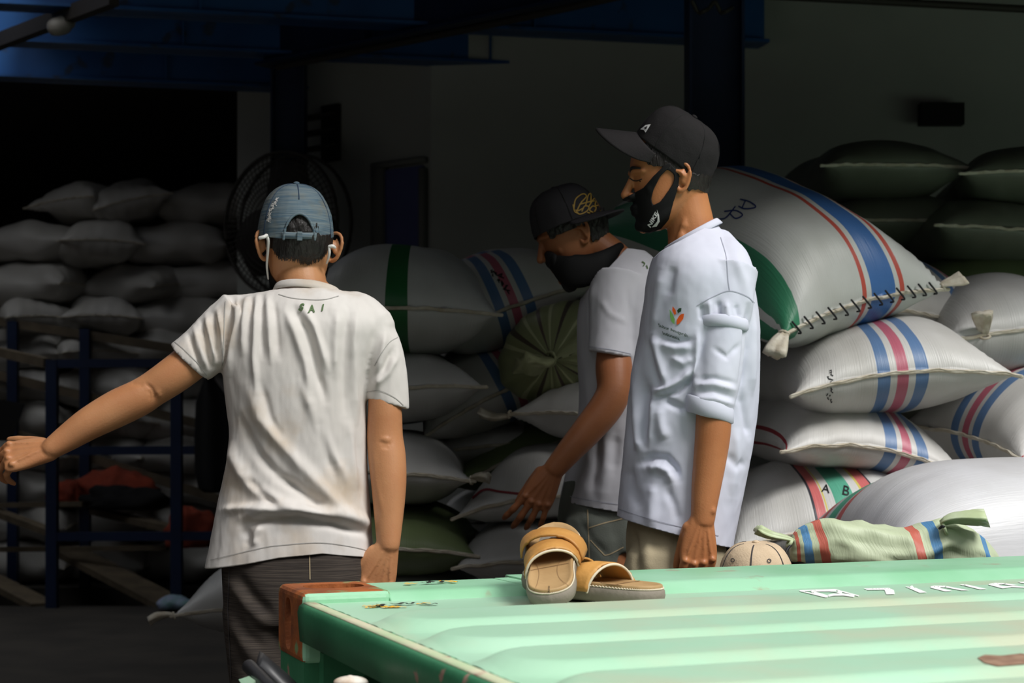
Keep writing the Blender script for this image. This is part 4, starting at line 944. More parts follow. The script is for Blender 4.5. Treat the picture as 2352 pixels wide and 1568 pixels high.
def cap(m, rx, ry, H, mat, person, brim=.075, curl=.022, hole=False, slope=0.0, bulge=.62, name='cap', stitch=THREAD, sag=0, seamh=.0010):
    nphi, nt = (240, 80) if hole else (120, 40); rows = []
    for i in range(nt + 1):
        t = i / nt; row = []
        for k in range(nphi):
            a = 2 * math.pi * k / nphi      # 0 = front
            r_ = max(0.0, math.cos(t * math.pi / 2)) ** bulge; z = H * math.sin(t * math.pi / 2) ** 1.05
            dang = min(abs(((a / (math.pi / 3)) + .0) % 1), 1 - ((a / (math.pi / 3)) % 1)) * math.pi / 3 * max(r_, .05)
            bmp = seamh * math.exp(-(dang / .022) ** 2) - seamh * 1.3 * math.exp(-(dang / .007) ** 2)
            x = (rx + bmp) * r_ * math.sin(a); y = (ry + bmp) * r_ * math.cos(a)
            n_ = noise.fractal(Vector((x * 22, y * 22, z * 22 + H * 90)), 1, 2, 3) * .0028 * min(1, 2 * (1 - t) + .1)
            row.append(Vector((x * (1 + n_ * 6), y * (1 + n_ * 6) - sag * t * .02, z + n_ * .6)))
        rows.append(row)
    g = loft(rows, caps=False)
    me = g.mesh(name)
    if hole:
        keepfaces(me, lambda p: not (p.y < 0 and abs(math.atan2(p.x, -p.y)) < .40 and p.z < .058 * math.sqrt(max(0, 1 - (math.atan2(p.x, -p.y) / .40) ** 2))))
    if hole: smoothrim(me, 6)
    if me.polygons[0].normal.dot(me.polygons[0].center) < 0: me.flip_normals()
    me.transform(m); c = put(name, me, mat, person, solid=.003)
    out = {}
    # brim
    br = []
    for i in range(13):
        s = i / 12; row = []
        for k in range(41):
            f = -1 + 2 * k / 40; a = f * math.radians(66); x = rx * math.sin(a) * (1 + .04 * s); y = ry * math.cos(a)
            ext = brim * (max(0, math.cos(f * math.pi / 2)) ** .55) * s
            row.append(Vector((x, y + ext, .002 + slope * ext - curl * (x / rx) ** 2 * (.35 + .65 * s))))
        br.append(row)
    put('brim', loft(br, caps=False, closed=False).xf(m), mat, c, solid=.004)
    put('button', ellipsoid(Vector((0, -sag * .02, H + .001)), .0075, .0075, .0045).xf(m), mat, c)
    if hole:
        st = []
        for k in range(17):
            a = math.pi + (-.46 + .92 * k / 16); st.append([Vector(((rx + .002) * math.sin(a), (ry + .002) * math.cos(a), z)) for z in (.001, .016)])
        put('strap', loft(st, caps=False, closed=False).xf(m), mat, c, solid=.0025)
        put('buckle', box(-.006, .006, -.002, .002, -.002, .018).xf(m @ Matrix.Translation((.0, -ry - .004, 0))), mat, c, bevel=.001)
        ed = []
        for k in range(25):
            f = -1 + 2 * k / 24; aa = f * .405; z = .058 * math.sqrt(max(0, 1 - f * f)); t = math.asin(min(1, (z / H)) ** (1 / 1.05)) / (math.pi / 2); r_ = math.cos(t * math.pi / 2) ** bulge
            ed.append(Vector(((rx + .001) * r_ * math.sin(math.pi + aa), (ry + .001) * r_ * math.cos(math.pi + aa), z)))
        put('opening_edge', tube(ed, [.0032] * 25, 8, 1).xf(m), mat, c)
    sg = G()
    for k in range(6):
        for off in (-.028, .028):
            if k == 3 and hole: r0 = 44
            else: r0 = 1
            a = k * math.pi / 3; pts = []
            for i in range(r0, nt - 1, nt // 20):
                t = i / nt; r_ = math.cos(t * math.pi / 2) ** bulge; aa = a + off * .3 / max(r_, .12)
                pts.append(Vector(((rx + .0006) * r_ * math.sin(aa), (ry + .0006) * r_ * math.cos(aa) - sag * t * .02, H * math.sin(t * math.pi / 2) ** 1.05)))
            sg.join(tube(pts, [.0008] * len(pts), 5, 1))
    put('seam_stitching', sg.xf(m), stitch, c)
    return c
def shellpart(name, m, inf, keep, mat, person, rough=.0015, solid=.003, face=False, it=6, freq=120):
    me = fuse(join(*headparts(m, False)) if face else headform(m, inf, 72, 4), .0022, it)
    if face:
        c = coords(me); setco(me, c + normals(me) * inf)
    keepfaces(me, keep); smoothrim(me, 12)
    if rough: wrinkle(me, rough, (freq, freq, freq * .35))
    return put(name, me, mat, person, solid=solid)
px1 = lambda p: (CX + p.x / p.y * F, YH - (p.z - CZ) / p.y * F)
def below(px, pl):
    for (x0, y0), (x1, y1) in zip(pl, pl[1:]):
        if x0 <= px <= x1: return y0 + (y1 - y0) * (px - x0) / (x1 - x0)
    return pl[0][1] if px < pl[0][0] else pl[-1][1]
def draw(target, g, mat, name, off=.0012, label=None, tree=None):
    q = drape(g, tree or bvh(target), off)
    if q.f: put(name, q, mat, target, label=label)
def trousers(rows, d, legs, mat, person, strokes=(), name='trousers'):
    g = loft(srings(rows, d, ex=2.4)); parts = [g] + [tube(p, r, 32, 4, up=(0, -1, 0)) for p, r in legs]
    me = fuse(join(*parts), .006, 5); sculpt(me, strokes); wrinkle(me, .003, (9, 9, 5)); return put(name, me, mat, person)
def inset(rows, d, k): return loft(srings(rows, d, inset=k))
def foot(x, y, dx, dy):
    f = Vector((dx, dy, 0)).normalized()
    return tube([Vector((x, y, .045)) - f * .05, Vector((x, y, .045)) + f * .06, Vector((x, y, .028)) + f * .15, Vector((x, y, .02)) + f * .19], [(.034, .04), (.042, .042), (.046, .026), (.03, .018)], 20, 4)
def ringtube(c, ax, ay, ra, rb, r, n=48):
    ax = Vector(ax).normalized(); ay = Vector(ay).normalized()
    return tube([Vector(c) + ax * ra * math.cos(2 * math.pi * k / n) + ay * rb * math.sin(2 * math.pi * k / n) for k in range(n + 1)], [r] * (n + 1), 10, 1)

# ---- nearest man: back to the yard, left arm stretched out
D1 = 3.85
man1 = thing('person', Vector((-.52, 3.86, 0)), 'man seen from behind, stained white tee, faded denim cap, left arm out', 'person')
h1m = frame(P(684, 562, 3.90), (-.25, 1, -.14))
rows1 = [(640, 654, 756, .054, .03), (656, 645, 766, .062, .026), (664, 634, 778, .070, .023), (673, 588, 808, .080, .02), (685, 548, 838, .086, .015), (700, 528, 858, .094, .01), (722, 516, 878, .102, .005), (750, 508, 886, .108, 0), (790, 507, 876, .113, 0), (840, 510, 856, .116, 0), (890, 516, 844, .116, 0), (940, 523, 841, .115, 0),
         (1000, 528, 843, .113, 0), (1060, 522, 844, .111, 0), (1120, 510, 847, .113, 0), (1180, 497, 851, .117, 0), (1240, 487, 855, .121, 0), (1300, 481, 858, .123, 0), (1345, 480, 859, .123, 0)]
rb1 = [r for r in rows1 if 672 <= r[0] <= 1180] + [(1240, 510, 848, .11, 0), (1330, 525, 845, .11, 0), (1400, 535, 840, .10, 0)]
body = [inset(rb1, D1, .028), tube([P(700, 705, 3.875), P(694, 650, 3.88), P(690, 600, 3.895), P(690, 560, 3.90)], [(.066, .062), (.0565, .058), (.0545, .057), (.054, .055)], 28, 4, up=(0, -1, 0)),
        tube([P(690, 650, 3.89), P(630, 706, 3.87), P(555, 738, 3.85)], [.035, .034, .04], 20, 3), tube([P(695, 650, 3.89), P(775, 706, 3.87), P(850, 765, 3.86)], [.035, .034, .034], 20, 3),
        tube([P(550, 735, 3.84), P(498, 778, 3.83), P(437, 832, 3.81), P(392, 866, 3.80), P(350, 894, 3.80), P(318, 914, 3.795), P(268, 938, 3.79), P(205, 972, 3.78), P(155, 1005, 3.775), P(118, 1030, 3.77)], [.045, .044, .044, .0425, .0405, .042, .0425, .0375, .031, (.0285, .0245)], 28, 4),
        ellipsoid(P(352, 912, 3.785), .016, .012, .014),
        tube([P(862, 770, 3.85), P(876, 850, 3.845), P(884, 930, 3.84), P(884, 1000, 3.84), P(889, 1050, 3.835), P(893, 1110, 3.825), P(893, 1180, 3.815), P(892, 1250, 3.80)], [.032, .033, .0385, .0415, .0435, .0405, .034, (.0265, .024)], 28, 4, up=(0, -1, 0)),
        ellipsoid(P(884, 1012, 3.806), .016, .011, .016)]
body += headparts(h1m, flare=.85)
body += hand(P(118, 1031, 3.77), (-1, -.05, -.18), (-.05, -.78, .62), (0, .62, .78), ((38, 38, 22), (40, 40, 24), (44, 42, 24), (50, 42, 22)), splay=(6, 1, -4, -10), sc=1.02)
body += hand(P(891, 1252, 3.80), (-.30, -.02, -1), (.25, -.95, 0), (-1, 0, .3), ((30, 36, 22), (34, 38, 24), (38, 40, 24), (42, 42, 22)), thumb=(.88, .46, -.1), sc=1.02)
LEGS1 = [([P(608, 1380, D1), Vector((-.56, D1 + .01, .50)), Vector((-.55, D1 + .02, .12))], [.066, .055, .045]), ([P(770, 1380, D1), Vector((-.40, D1 + .03, .50)), Vector((-.39, D1 + .05, .12))], [.066, .054, .044])]
body += [tube(p, r, 24, 4, up=(0, -1, 0)) for p, r in LEGS1] + [foot(-.56, D1 + .01, -.15, 1), foot(-.38, D1 + .03, .1, 1)]
me = fuse(join(*body), .0028, 5)
sculpt(me, [(-2.6, 4, [(334, 880), (348, 892), (356, 908), (354, 918)]), (-1.8, 3.5, [(340, 896), (346, 906), (344, 918)]), (1.8, 6, [(360, 896), (368, 912)]), (-1.6, 6, [(300, 880), (330, 884)]), (-2, 5, [(872, 1014), (888, 1020), (898, 1018)]), (-1.5, 4, [(876, 1026), (894, 1028)]), (1.6, 7, [(858, 1030), (862, 1100), (880, 1180)])])
b1_ = put('body', me, SKIN1, man1)
shirt = [loft(srings(rows1, D1)), tube([P(560, 735, 3.845), P(505, 775, 3.835), P(460, 812, 3.82), P(433, 834, 3.815)], [.076, .066, .060, .0575], 32, 4, cap=False, endn=(-.70, 0, -.72)),
         tube([P(848, 765, D1), P(872, 810, D1), P(886, 870, D1), P(891, 928, D1)], [.058, .054, .0505, .0495], 32, 4, up=(0, -1, 0), cap=False, endn=(-.26, 0, -1)),
         tube([P(640, 695, 3.87), P(590, 712, 3.855), P(548, 732, 3.85)], [.028, .042, .060], 24, 3), tube([P(770, 695, 3.87), P(820, 712, 3.855), P(852, 750, 3.85)], [.028, .044, .056], 24, 3)]
me = fuse(join(*shirt), .0036, 14)
opencap(me, P(433, 834, 3.815), (-.70, 0, -.72), .075); smoothrim(me, 10)
cutplane(me, P(700, 1268, D1), (0, 0, -1))
cutplane(me, P(704, 659, 3.87), (.08, .30, 1)); smoothrim(me, 8)
c = coords(me); zc = CZ + (YH - 1268) / F * D1; wz = np.clip(1 - (c[:, 2] - zc) / .10, 0, 1) ** 1.5
px = topx(c)[:, 0]; gx = np.interp(px, [480, 560, 640, 740, 830, 860], [-.034, -.019, -.003, .006, -.005, -.016]); c[:, 2] += gx * wz; c[:, 0] += -.012 * wz * np.clip((560 - px) / 80, 0, 1)
setco(me, c)
S1 = [(7, 15, [(570, 885), (599, 963), (662, 1039), (715, 1096), (782, 1165), (841, 1198)]), (8, 14, [(531, 1010), (538, 1050), (555, 1088), (589, 1125), (649, 1155), (735, 1182)]), (-6, 12, [(550, 960), (590, 1040), (640, 1095), (690, 1125)]),
      (-8, 12, [(655, 1100), (700, 1135), (745, 1166)]), (-7, 10, [(566, 1096), (600, 1130), (640, 1164)]), (6, 9, [(510, 1172), (559, 1166), (629, 1166)]), (11, 15, [(556, 1186), (612, 1172), (690, 1172), (770, 1182), (848, 1204)]),
      (-9, 10, [(560, 1204), (612, 1192), (690, 1192), (770, 1203), (852, 1226)]), (5, 12, [(690, 880), (725, 960), (760, 1040), (800, 1110)]), (-5, 11, [(720, 940), (752, 1030), (770, 1090)]), (-6, 9, [(560, 1210), (572, 1235), (570, 1255)]), (5, 9, [(600, 1205), (585, 1230), (582, 1255)]),
      (-7, 9, [(675, 708), (702, 755), (718, 805), (730, 860), (748, 920)]), (5, 9, [(690, 700), (722, 750), (738, 800), (752, 850)]), (5, 9, [(655, 715), (680, 770), (700, 830), (712, 900)]), (-4, 10, [(800, 712), (793, 778), (790, 877), (792, 960)]), (4.5, 9, [(818, 720), (812, 790), (812, 880), (818, 970)]),
      (4, 9, [(775, 715), (770, 780), (768, 860)]), (-2, 8, [(866, 752), (850, 820), (842, 880)]), (5, 9, [(886, 760), (872, 830), (868, 900)]), 
      (5, 6, [(546, 682), (542, 740), (530, 800), (526, 860)]), (-6, 6, [(532, 690), (524, 760), (519, 830)]), (4.5, 7, [(568, 682), (560, 740), (556, 810)]), (-4, 6, [(579, 680), (572, 740), (570, 800)]), (4.5, 7, [(590, 678), (586, 740), (584, 820), (590, 900)]), (-4, 6, [(602, 680), (600, 750), (604, 820)]), (4, 7, [(614, 678), (618, 740), (622, 830)]),
      (-3.5, 7, [(628, 690), (634, 750), (640, 820)]), (5, 6, [(500, 712), (508, 760), (512, 810), (505, 850)]), (-5, 5, [(489, 720), (496, 770), (500, 820)]), (5, 6, [(474, 725), (484, 780), (492, 830)]), (-4.5, 5, [(462, 738), (472, 790), (484, 842)]), (4, 6, [(446, 752), (460, 800), (474, 846)]), (-3.5, 5, [(432, 766), (446, 806), (462, 850)]),
      (-4, 7, [(905, 800), (885, 840), (860, 870)]), (3.5, 7, [(910, 820), (892, 856), (862, 890)]), (-3, 8, [(600, 880), (620, 960), (650, 1010)]), (3, 10, [(800, 960), (812, 1050), (825, 1130)]), (-3, 9, [(820, 1000), (826, 1080), (832, 1150)])]
sculpt(me, [(a_ * 1.7, w_, p_) for a_, w_, p_ in S1]); wrinkle(me, .0022, (26, 26, 9), 3)
sh1 = put('shirt', me, SHIRT1, man1, solid=.0022)
t_ = bvh(sh1)
def collar(c, nrm, rx, ry, mat, parent, hgt=.016):
    m = frame(c, Vector((0, 1, 0)) - Vector(nrm) * Vector((0, 1, 0)).dot(Vector(nrm)) / Vector(nrm).length_squared, nrm); rows = []
    for r_, z in ((-.003, .0), (-.003, hgt * .45), (-.001, hgt * .55), (.0012, hgt * .42), (.0040, 0), (.0062, -hgt * .45), (.0040, -hgt * .55)):
        rows.append([m @ Vector(((rx + r_) * math.cos(a), (ry + r_) * math.sin(a), z)) for a in [2 * math.pi * k / 64 for k in range(64)]])
    return put('collar', loft(rows, caps=False), mat, parent)
collar(P(706, 670, 3.872), (.08, .22, 1), .0745, .068, SHIRT1, sh1, .018)
for bd_t, c_, ax, ay, s_ in (('S', (691, 713), (13, 1.5), (4, -13), 0), ('A', (715, 718), (14, -1), (1.5, -15), 0), ('I', (740, 714), (13, -1.5), (2.5, -13), 0)):
    draw(sh1, map2(text(bd_t, .1, .035), c_, [v * 1.6 for v in ax], [v * 1.6 for v in ay]), PRINTG, 'print', .0022, tree=t_, label='moss green printed letter ' + bd_t)
for pl in ([(484, 1286), (540, 1272), (600, 1258), (640, 1252), (740, 1246), (830, 1260), (850, 1272)], [(398, 782), (420, 800), (450, 830), (474, 862)], [(842, 900), (872, 897), (905, 912), (926, 930)], [(640, 676), (668, 684), (705, 688), (745, 688), (778, 680)], [(518, 692), (514, 760), (511, 850)], [(918, 772), (890, 790), (860, 840)]):
    draw(sh1, ribbon(curve(pl), 1.6), M('shirt_stitch_grey', (170, 168, 164), .9), 'hem_stitching', .0012, tree=t_)
pt1 = trousers([(1225, 512, 848, .110, 0), (1265, 511, 849, .116, 0), (1310, 512, 852, .122, 0), (1360, 515, 856, .126, 0), (1400, 518, 858, .125, 0), (1425, 520, 858, .12, 0)], D1,
    [([P(606, 1400, D1), P(608, 1480, D1), P(612, 1568, D1), Vector((-.555, D1 + .02, .40)), Vector((-.55, D1 + .03, .10))], [(.094, .112), (.088, .105), (.082, .095), .08, .07]), ([P(768, 1400, D1), P(766, 1480, D1), P(764, 1568, D1), Vector((-.40, D1 + .04, .40)), Vector((-.39, D1 + .05, .10))], [(.094, .112), (.088, .1), (.08, .09), .076, .066])],
    PANTS1, man1, [(-9, 14, [(535, 1310), (580, 1370), (622, 1412)]), (8, 14, [(525, 1330), (570, 1395), (620, 1440)]), (-6, 14, [(528, 1390), (560, 1450), (610, 1490)]), (6, 14, [(526, 1420), (556, 1480), (600, 1530)]), (-5, 10, [(530, 1460), (550, 1520), (590, 1565)])])
draw(pt1, ribbon([(711, 1262), (712, 1330)], 2.2), PALETHREAD, 'seam_stitching', .0015); draw(pt1, ribbon([(528, 1300), (524, 1400), (532, 1560)], 1.8), THREAD, 'seam_stitching', .0015)
hl = [(590, 560), (625, 570), (642, 590), (662, 592), (682, 594), (701, 604), (731, 594), (755, 572), (775, 560)]
h1i = h1m.inverted()
cap1m = frame(P(679, 541, 3.895), (-.22, 1, .20)); cap1i = cap1m.inverted()
def kp1(p):
    q = h1i @ p; x, y = px1(p); k = cap1i @ p
    if k.z > .010 and not (k.y < -.04 and abs(math.atan2(k.x, -k.y)) < .48 and k.z < .07): return False
    return (q.y < .035 and y < below(x, hl) + 7 * noise.noise(Vector((x * .25, 0, 0))) and not (abs(q.x) > .06 and -.035 < q.y < .02 and q.z < -.03)) or q.z > .06
hr1 = shellpart('hair', h1m, .0045, kp1, HAIR, man1, .0022)
fz = G(); random.seed(2)
for k in range(420):
    x = random.uniform(630, 752); y = below(x, hl) + random.uniform(-10, 9); L_ = random.uniform(7, 15); fz.join(ribbon([(x, y - L_), (x + random.uniform(-2, 2), y)], 1.1, 6))
draw(b1_, fz, HAIR, 'nape_stubble', .0008)
c1 = cap(cap1m, .0885, .101, .120, DENIM, man1, hole=True, bulge=.74, stitch=M('denim_thread', (56, 74, 96), .85))
fray = G()
for k in range(60):
    t = k / 60; x = 640 - 20 * t - 6 * math.sin(t * 3); y = 455 + 55 * t; fray.join(ribbon([(x + random.uniform(-3, 3), y), (x + random.uniform(-6, 6), y + random.uniform(-3, 5))], 1.3, 3))
draw(c1, fray, WHITEP, 'frayed_threads', .002)
put('earphone', join(tube([P(597, 546, 3.80), P(606, 544, 3.80), P(612, 541, 3.81)], [.004, .0042, .0045], 10, 3), tube([P(611, 540, 3.81), P(616, 552, 3.815), P(615, 580, 3.83), P(613, 610, 3.85), P(616, 640, 3.87)], [.0034, .0036, .0032, .0026, .002], 10, 4)), WHITEP, man1)
put('earphone', join(tube([P(757, 566, 3.83), P(764, 565, 3.83), P(769, 568, 3.835)], [.004, .0042, .0034], 10, 3), tube([P(756, 566, 3.83), P(756, 585, 3.835), P(750, 605, 3.85)], [.0034, .0032, .002], 10, 4)), WHITEP, man1)
kf = lambda p: (lambda q: q.y > .0 and q.z < -.028 and q.z > -.13 and not (q.y < .03 and q.z > -.05))(h1i @ p)
shellpart('mask', h1m, .005, kf, MASK, man1, 0, .002, face=True, it=32)

# ---- man in the black cap and mask, in profile
D3 = 3.98
man3 = thing('person', Vector((.42, 3.98, 0)), 'slim man in profile with black cap, black face mask and long bluish white tee', 'person')
h3m = frame(P(1537, 412, D3), (-1, -.10, -.10))
rows3 = [(485, 1556, 1646, .058, .01), (520, 1536, 1652, .070, .01), (552, 1518, 1672, .10, .0), (580, 1505, 1696, .135, 0), (610, 1494, 1712, .165, 0), (650, 1485, 1726, .180, 0), (700, 1478, 1736, .182, 0), (760, 1468, 1742, .178, 0), (830, 1457, 1743, .172, 0), (900, 1446, 1740, .166, 0), (980, 1437, 1733, .163, 0),
         (1050, 1430, 1722, .164, 0), (1120, 1424, 1708, .168, 0), (1180, 1419, 1695, .172, 0), (1240, 1415, 1684, .174, 0), (1300, 1412, 1676, .174, 0)]
rb3 = [r for r in rows3 if 552 <= r[0] <= 1120] + [(1200, 1465, 1650, .125, 0), (1300, 1475, 1640, .12, 0), (1330, 1480, 1635, .11, 0)]
body = [inset(rb3, D3, .03), tube([P(1596, 590, D3), P(1590, 540, D3), P(1578, 480, D3), P(1566, 430, D3)], [(.070, .066), (.0585, .060), (.0555, .057), (.056, .056)], 28, 4, up=(0, -1, 0)),
        tube([P(1580, 450, 3.945), P(1572, 520, 3.932), P(1552, 580, 3.938)], [.008, .012, .011], 12, 3),
        tube([P(1660, 640, 3.86), P(1656, 740, 3.84), P(1648, 850, 3.825), P(1641, 940, 3.815), P(1637, 1000, 3.81), P(1630, 1060, 3.805), P(1622, 1120, 3.80), P(1617, 1165, 3.795), P(1614, 1195, 3.79)], [.040, .040, .040, .041, .0405, .0375, .0335, .0295, (.0275, .023)], 28, 4, up=(0, -1, 0)),
        tube([P(1660, 640, 4.10), P(1640, 850, 4.13), P(1600, 1000, 4.13), P(1580, 1190, 4.12)], [.055, .045, .04, .028], 24, 4, up=(0, -1, 0)),
        ellipsoid(P(1634, 1172, 3.778), .010, .010, .012)]
body += headparts(h3m)
body += hand(P(1612, 1192, 3.79), (-.09, -.02, -1), (.12, -1, 0), (-1, 0, 0), ((20, 26, 18), (22, 28, 18), (24, 30, 18), (24, 30, 18)), splay=(7, 2, -5, -13), sc=1.05, thumb=(.93, .22, -.40))
body += hand(P(1578, 1192, 4.12), (-.05, .0, -1), (0, 1, 0), (-1, 0, 0), ((20, 26, 18),) * 4, sc=1.02, tendons=False)
LEGS3 = [([P(1520, 1300, 3.90), Vector((.33, 3.90, .48)), Vector((.34, 3.90, .10))], [.066, .052, .044]), ([P(1590, 1300, 4.06), Vector((.44, 4.07, .48)), Vector((.46, 4.07, .10))], [.066, .052, .044])]
body += [tube(p, r, 24, 4, up=(0, -1, 0)) for p, r in LEGS3] + [foot(.34, 3.90, -1, -.1), foot(.46, 4.07, -1, 0)]
b3_ = put('body', fuse(join(*body), .0028, 5), SKIN3, man3)
draw(b3_, ribbon(curve([(1446, 409), (1454, 414), (1464, 415), (1475, 411)]), 2.6, 2), HAIR, 'eyelashes', .001)
for s in (1,):
    put('eye', ellipsoid(Vector(), .0115, .0115, .0115).xf(h3m @ Matrix.Translation((-.030, .0675, -.001))), M('dark_eye', (40, 30, 26), .2), man3)
    put('eyebrow', tube([h3m @ Vector(p) for p in ((-.012, .093, .026), (-.03, .092, .031), (-.05, .077, .026))], [(.003, .0035), (.003, .004), (.002, .002)], 10, 4), HAIR, man3)
shirt = [loft(srings(rows3, D3)), tube([P(1668, 620, 3.885), P(1664, 690, 3.865), P(1658, 760, 3.845), P(1650, 850, 3.83), P(1638, 910, 3.822), P(1630, 952, 3.82)], [.076, .067, .0585, .0545, .053, .053], 36, 4, up=(0, -1, 0), cap=False, endn=(-.26, 0, -1)),
         tube([P(1668, 620, 4.08), P(1650, 780, 4.12), P(1635, 950, 4.13)], [.07, .06, .052], 28, 4, up=(0, -1, 0), cap=False),
         tube([P(1655, 560, 3.96), P(1668, 600, 3.91), P(1670, 640, 3.88)], [.035, .055, .068], 28, 4, up=(0, -1, 0))]
me = fuse(join(*shirt), .0036, 9)
opencap(me, P(1630, 952, 3.82), (-.26, 0, -1), .07); smoothrim(me, 10)
cutplane(me, P(1536, 1216, D3), (-.265, 0, -1))
cutplane(me, P(1590, 541, D3), (-.56, 0, 1)); smoothrim(me, 8)
S3 = [(9, 12, [(1462, 800), (1458, 860), (1462, 932), (1467, 1010), (1478, 1045)]), (-7, 9, [(1447, 880), (1446, 960), (1452, 1030)]), (-8, 11, [(1485, 880), (1484, 940), (1480, 1040)]), (6, 10, [(1500, 770), (1512, 820), (1531, 886)]), (-5, 9, [(1490, 780), (1500, 840), (1515, 890)]),
      (8, 8, [(1501, 899), (1530, 894), (1565, 872), (1594, 843)]), (-7, 7, [(1508, 910), (1555, 900), (1594, 868)]), (7, 10, [(1498, 915), (1496, 960), (1486, 1030)]), (-7, 9, [(1520, 915), (1545, 928), (1578, 942)]), (6, 12, [(1512, 930), (1520, 980), (1530, 1010)]), (-8, 9, [(1470, 1062), (1500, 1050), (1530, 1052), (1550, 1075), (1561, 1100)]),
      (7, 10, [(1485, 1078), (1510, 1072), (1535, 1082), (1545, 1110)]), (-4, 14, [(1440, 1070), (1450, 1120), (1470, 1170)]), (5, 14, [(1500, 1110), (1498, 1160), (1495, 1210)]), (-4, 10, [(1530, 1120), (1550, 1160), (1560, 1200)]), (4, 9, [(1515, 790), (1550, 800), (1590, 798)]), (-4, 7, [(1515, 775), (1555, 785), (1590, 780)]), (4, 8, [(1540, 820), (1570, 835), (1592, 822)]),
      (5, 10, [(1520, 620), (1510, 690), (1500, 760)]), (-4, 10, [(1545, 610), (1535, 680)]), (5, 8, [(1602, 760), (1600, 830), (1596, 900)]), (-6, 6, [(1716, 700), (1712, 800), (1700, 900)]), (6, 9, [(1732, 720), (1728, 820), (1726, 900)]), (-6, 9, [(1700, 900), (1712, 960), (1720, 1000)]), (5, 12, [(1690, 980), (1690, 1060), (1680, 1140)]), (-4, 10, [(1670, 1040), (1690, 1070), (1712, 1060)]),
      (-4, 6, [(1610, 700), (1612, 735)]), (4, 6, [(1628, 690), (1632, 735)]), (-4, 6, [(1648, 690), (1652, 736)]), (4, 6, [(1668, 695), (1674, 736)]), (-4, 6, [(1690, 700), (1696, 730)]), (-3, 6, [(1605, 870), (1640, 868), (1690, 880)]), (3.5, 6, [(1600, 885), (1640, 882), (1692, 896)]), (-3, 6, [(1600, 900), (1640, 898), (1690, 915)]), (3, 6, [(1594, 915), (1640, 915), (1688, 930)]), (-3, 6, [(1640, 800), (1670, 820), (1700, 790)]), (4, 12, [(1690, 590), (1712, 650), (1724, 720)])]
sculpt(me, [(a_ * 1.5, w_, p_) for a_, w_, p_ in S3]); wrinkle(me, .0022, (14, 14, 10), 9)
sh3 = put('shirt', me, SHIRT3, man3, solid=.0022); t_ = bvh(sh3)
collar(P(1590, 542, D3), (-.56, 0, 1), .072, .068, SHIRT3, sh3)
put('sleeve_cuff', loft([[P(1657, 742, 3.845) + Vector((r * math.cos(a), r * math.sin(a), z - .10 * r * math.cos(a) + .0015 * math.sin(3 * a))) for a in [2 * math.pi * k / 48 for k in range(48)]] for r, z in ((.0575, .016), (.0615, .012), (.0628, .002), (.0625, -.008), (.0585, -.012))], caps=False), SHIRT3, sh3)
put('sleeve_cuff', loft([[P(1630, 945, 3.82) + Vector((r * math.cos(a), r * math.sin(a), z - .26 * r * math.cos(a) + .001 * math.sin(4 * a))) for a in [2 * math.pi * k / 48 for k in range(48)]] for r, z in ((.0515, .026), (.0545, .022), (.0552, .005), (.0545, -.012), (.051, -.015))], caps=False), SHIRT3, sh3)
STG = M('shirt_stitch_blue', (168, 170, 184), .9)
for pl in ([(1420, 1168), (1480, 1188), (1540, 1204), (1600, 1218), (1650, 1230)], [(1655, 545), (1668, 590), (1672, 640), (1676, 668)], [(1600, 702), (1640, 680), (1676, 668), (1715, 680), (1732, 696)]): draw(sh3, ribbon(curve(pl), 1.6), STG, 'hem_stitching', .0012, tree=t_)
for pl, mt, lb in (([(1546, 703), (1553, 712), (1554, 721), (1550, 723), (1545, 713)], ORANGE, 'small orange leaf of the chest logo'), ([(1566, 707), (1565, 715), (1558, 719), (1556, 713), (1560, 708)], DGREEN, 'dark green leaf of the chest logo'),
               ([(1539, 710), (1540, 727), (1543, 738), (1550, 745), (1551, 733), (1546, 722)], LGREEN, 'light green leaf of the chest logo'), ([(1572, 720), (1570, 732), (1561, 743), (1555, 746), (1555, 735), (1561, 725), (1566, 721)], ORANGE, 'large orange leaf of the chest logo')):
    draw(sh3, fillpoly(pl, 3), mt, 'print', .0022, tree=t_, label=lb)
draw(sh3, map2(text('Subur Anugerah', .15, .012), (1548, 762), (10.2, 3.7), (-3.5, -11)), DGREEN, 'print', .0022, tree=t_, label='dark green printed words Subur Anugerah')
draw(sh3, map2(text('Indonesia', .15, .012), (1543, 774), (10.0, 3.4), (-3.2, -10.5)), DGREEN, 'print', .0022, tree=t_, label='dark green printed word Indonesia')
pt3 = trousers([(1170, 1448, 1668, .145, 0), (1220, 1440, 1666, .150, 0), (1280, 1438, 1668, .155, 0), (1320, 1440, 1668, .15, 0), (1345, 1442, 1668, .14, 0)], D3,
    [([P(1515, 1310, 3.90), P(1512, 1420, 3.90), Vector((.33, 3.90, .45)), Vector((.34, 3.90, .10))], [.088, .08, .074, .066]), ([P(1590, 1310, 4.06), P(1592, 1420, 4.06), Vector((.45, 4.07, .45)), Vector((.46, 4.07, .10))], [.088, .08, .074, .066])], PANTS3, man3, [(-8, 9, [(1452, 1215), (1460, 1260), (1464, 1315)]), (6, 12, [(1490, 1240), (1486, 1310)]), (-4, 9, [(1550, 1230), (1546, 1315)])])
h3i = h3m.inverted()
cap3m = frame(P(1546, 362, D3), (-.83, -.05, .55), (.56, -.26, .80))
def kp3(p):
    q = h3i @ p; k = cap3m.inverted() @ p; x, y = px1(p)
    sb = q.y > -.012
    jit = .006 * noise.noise(Vector((q.y * 120, q.z * 60, 1)))
    if k.z > (.018 if k.y < -.07 else .004) or q.z > .085: return False
    return (k.z > -.022 and q.y < .05) or (q.y < .062 and q.z > .010 + jit + max(0, q.y) * .35) or (q.y < -.028 and q.z > -.036 + jit - .15 * (q.y + .06))
shellpart('hair', h3m, .0035, kp3, HAIR, man3, .0018)
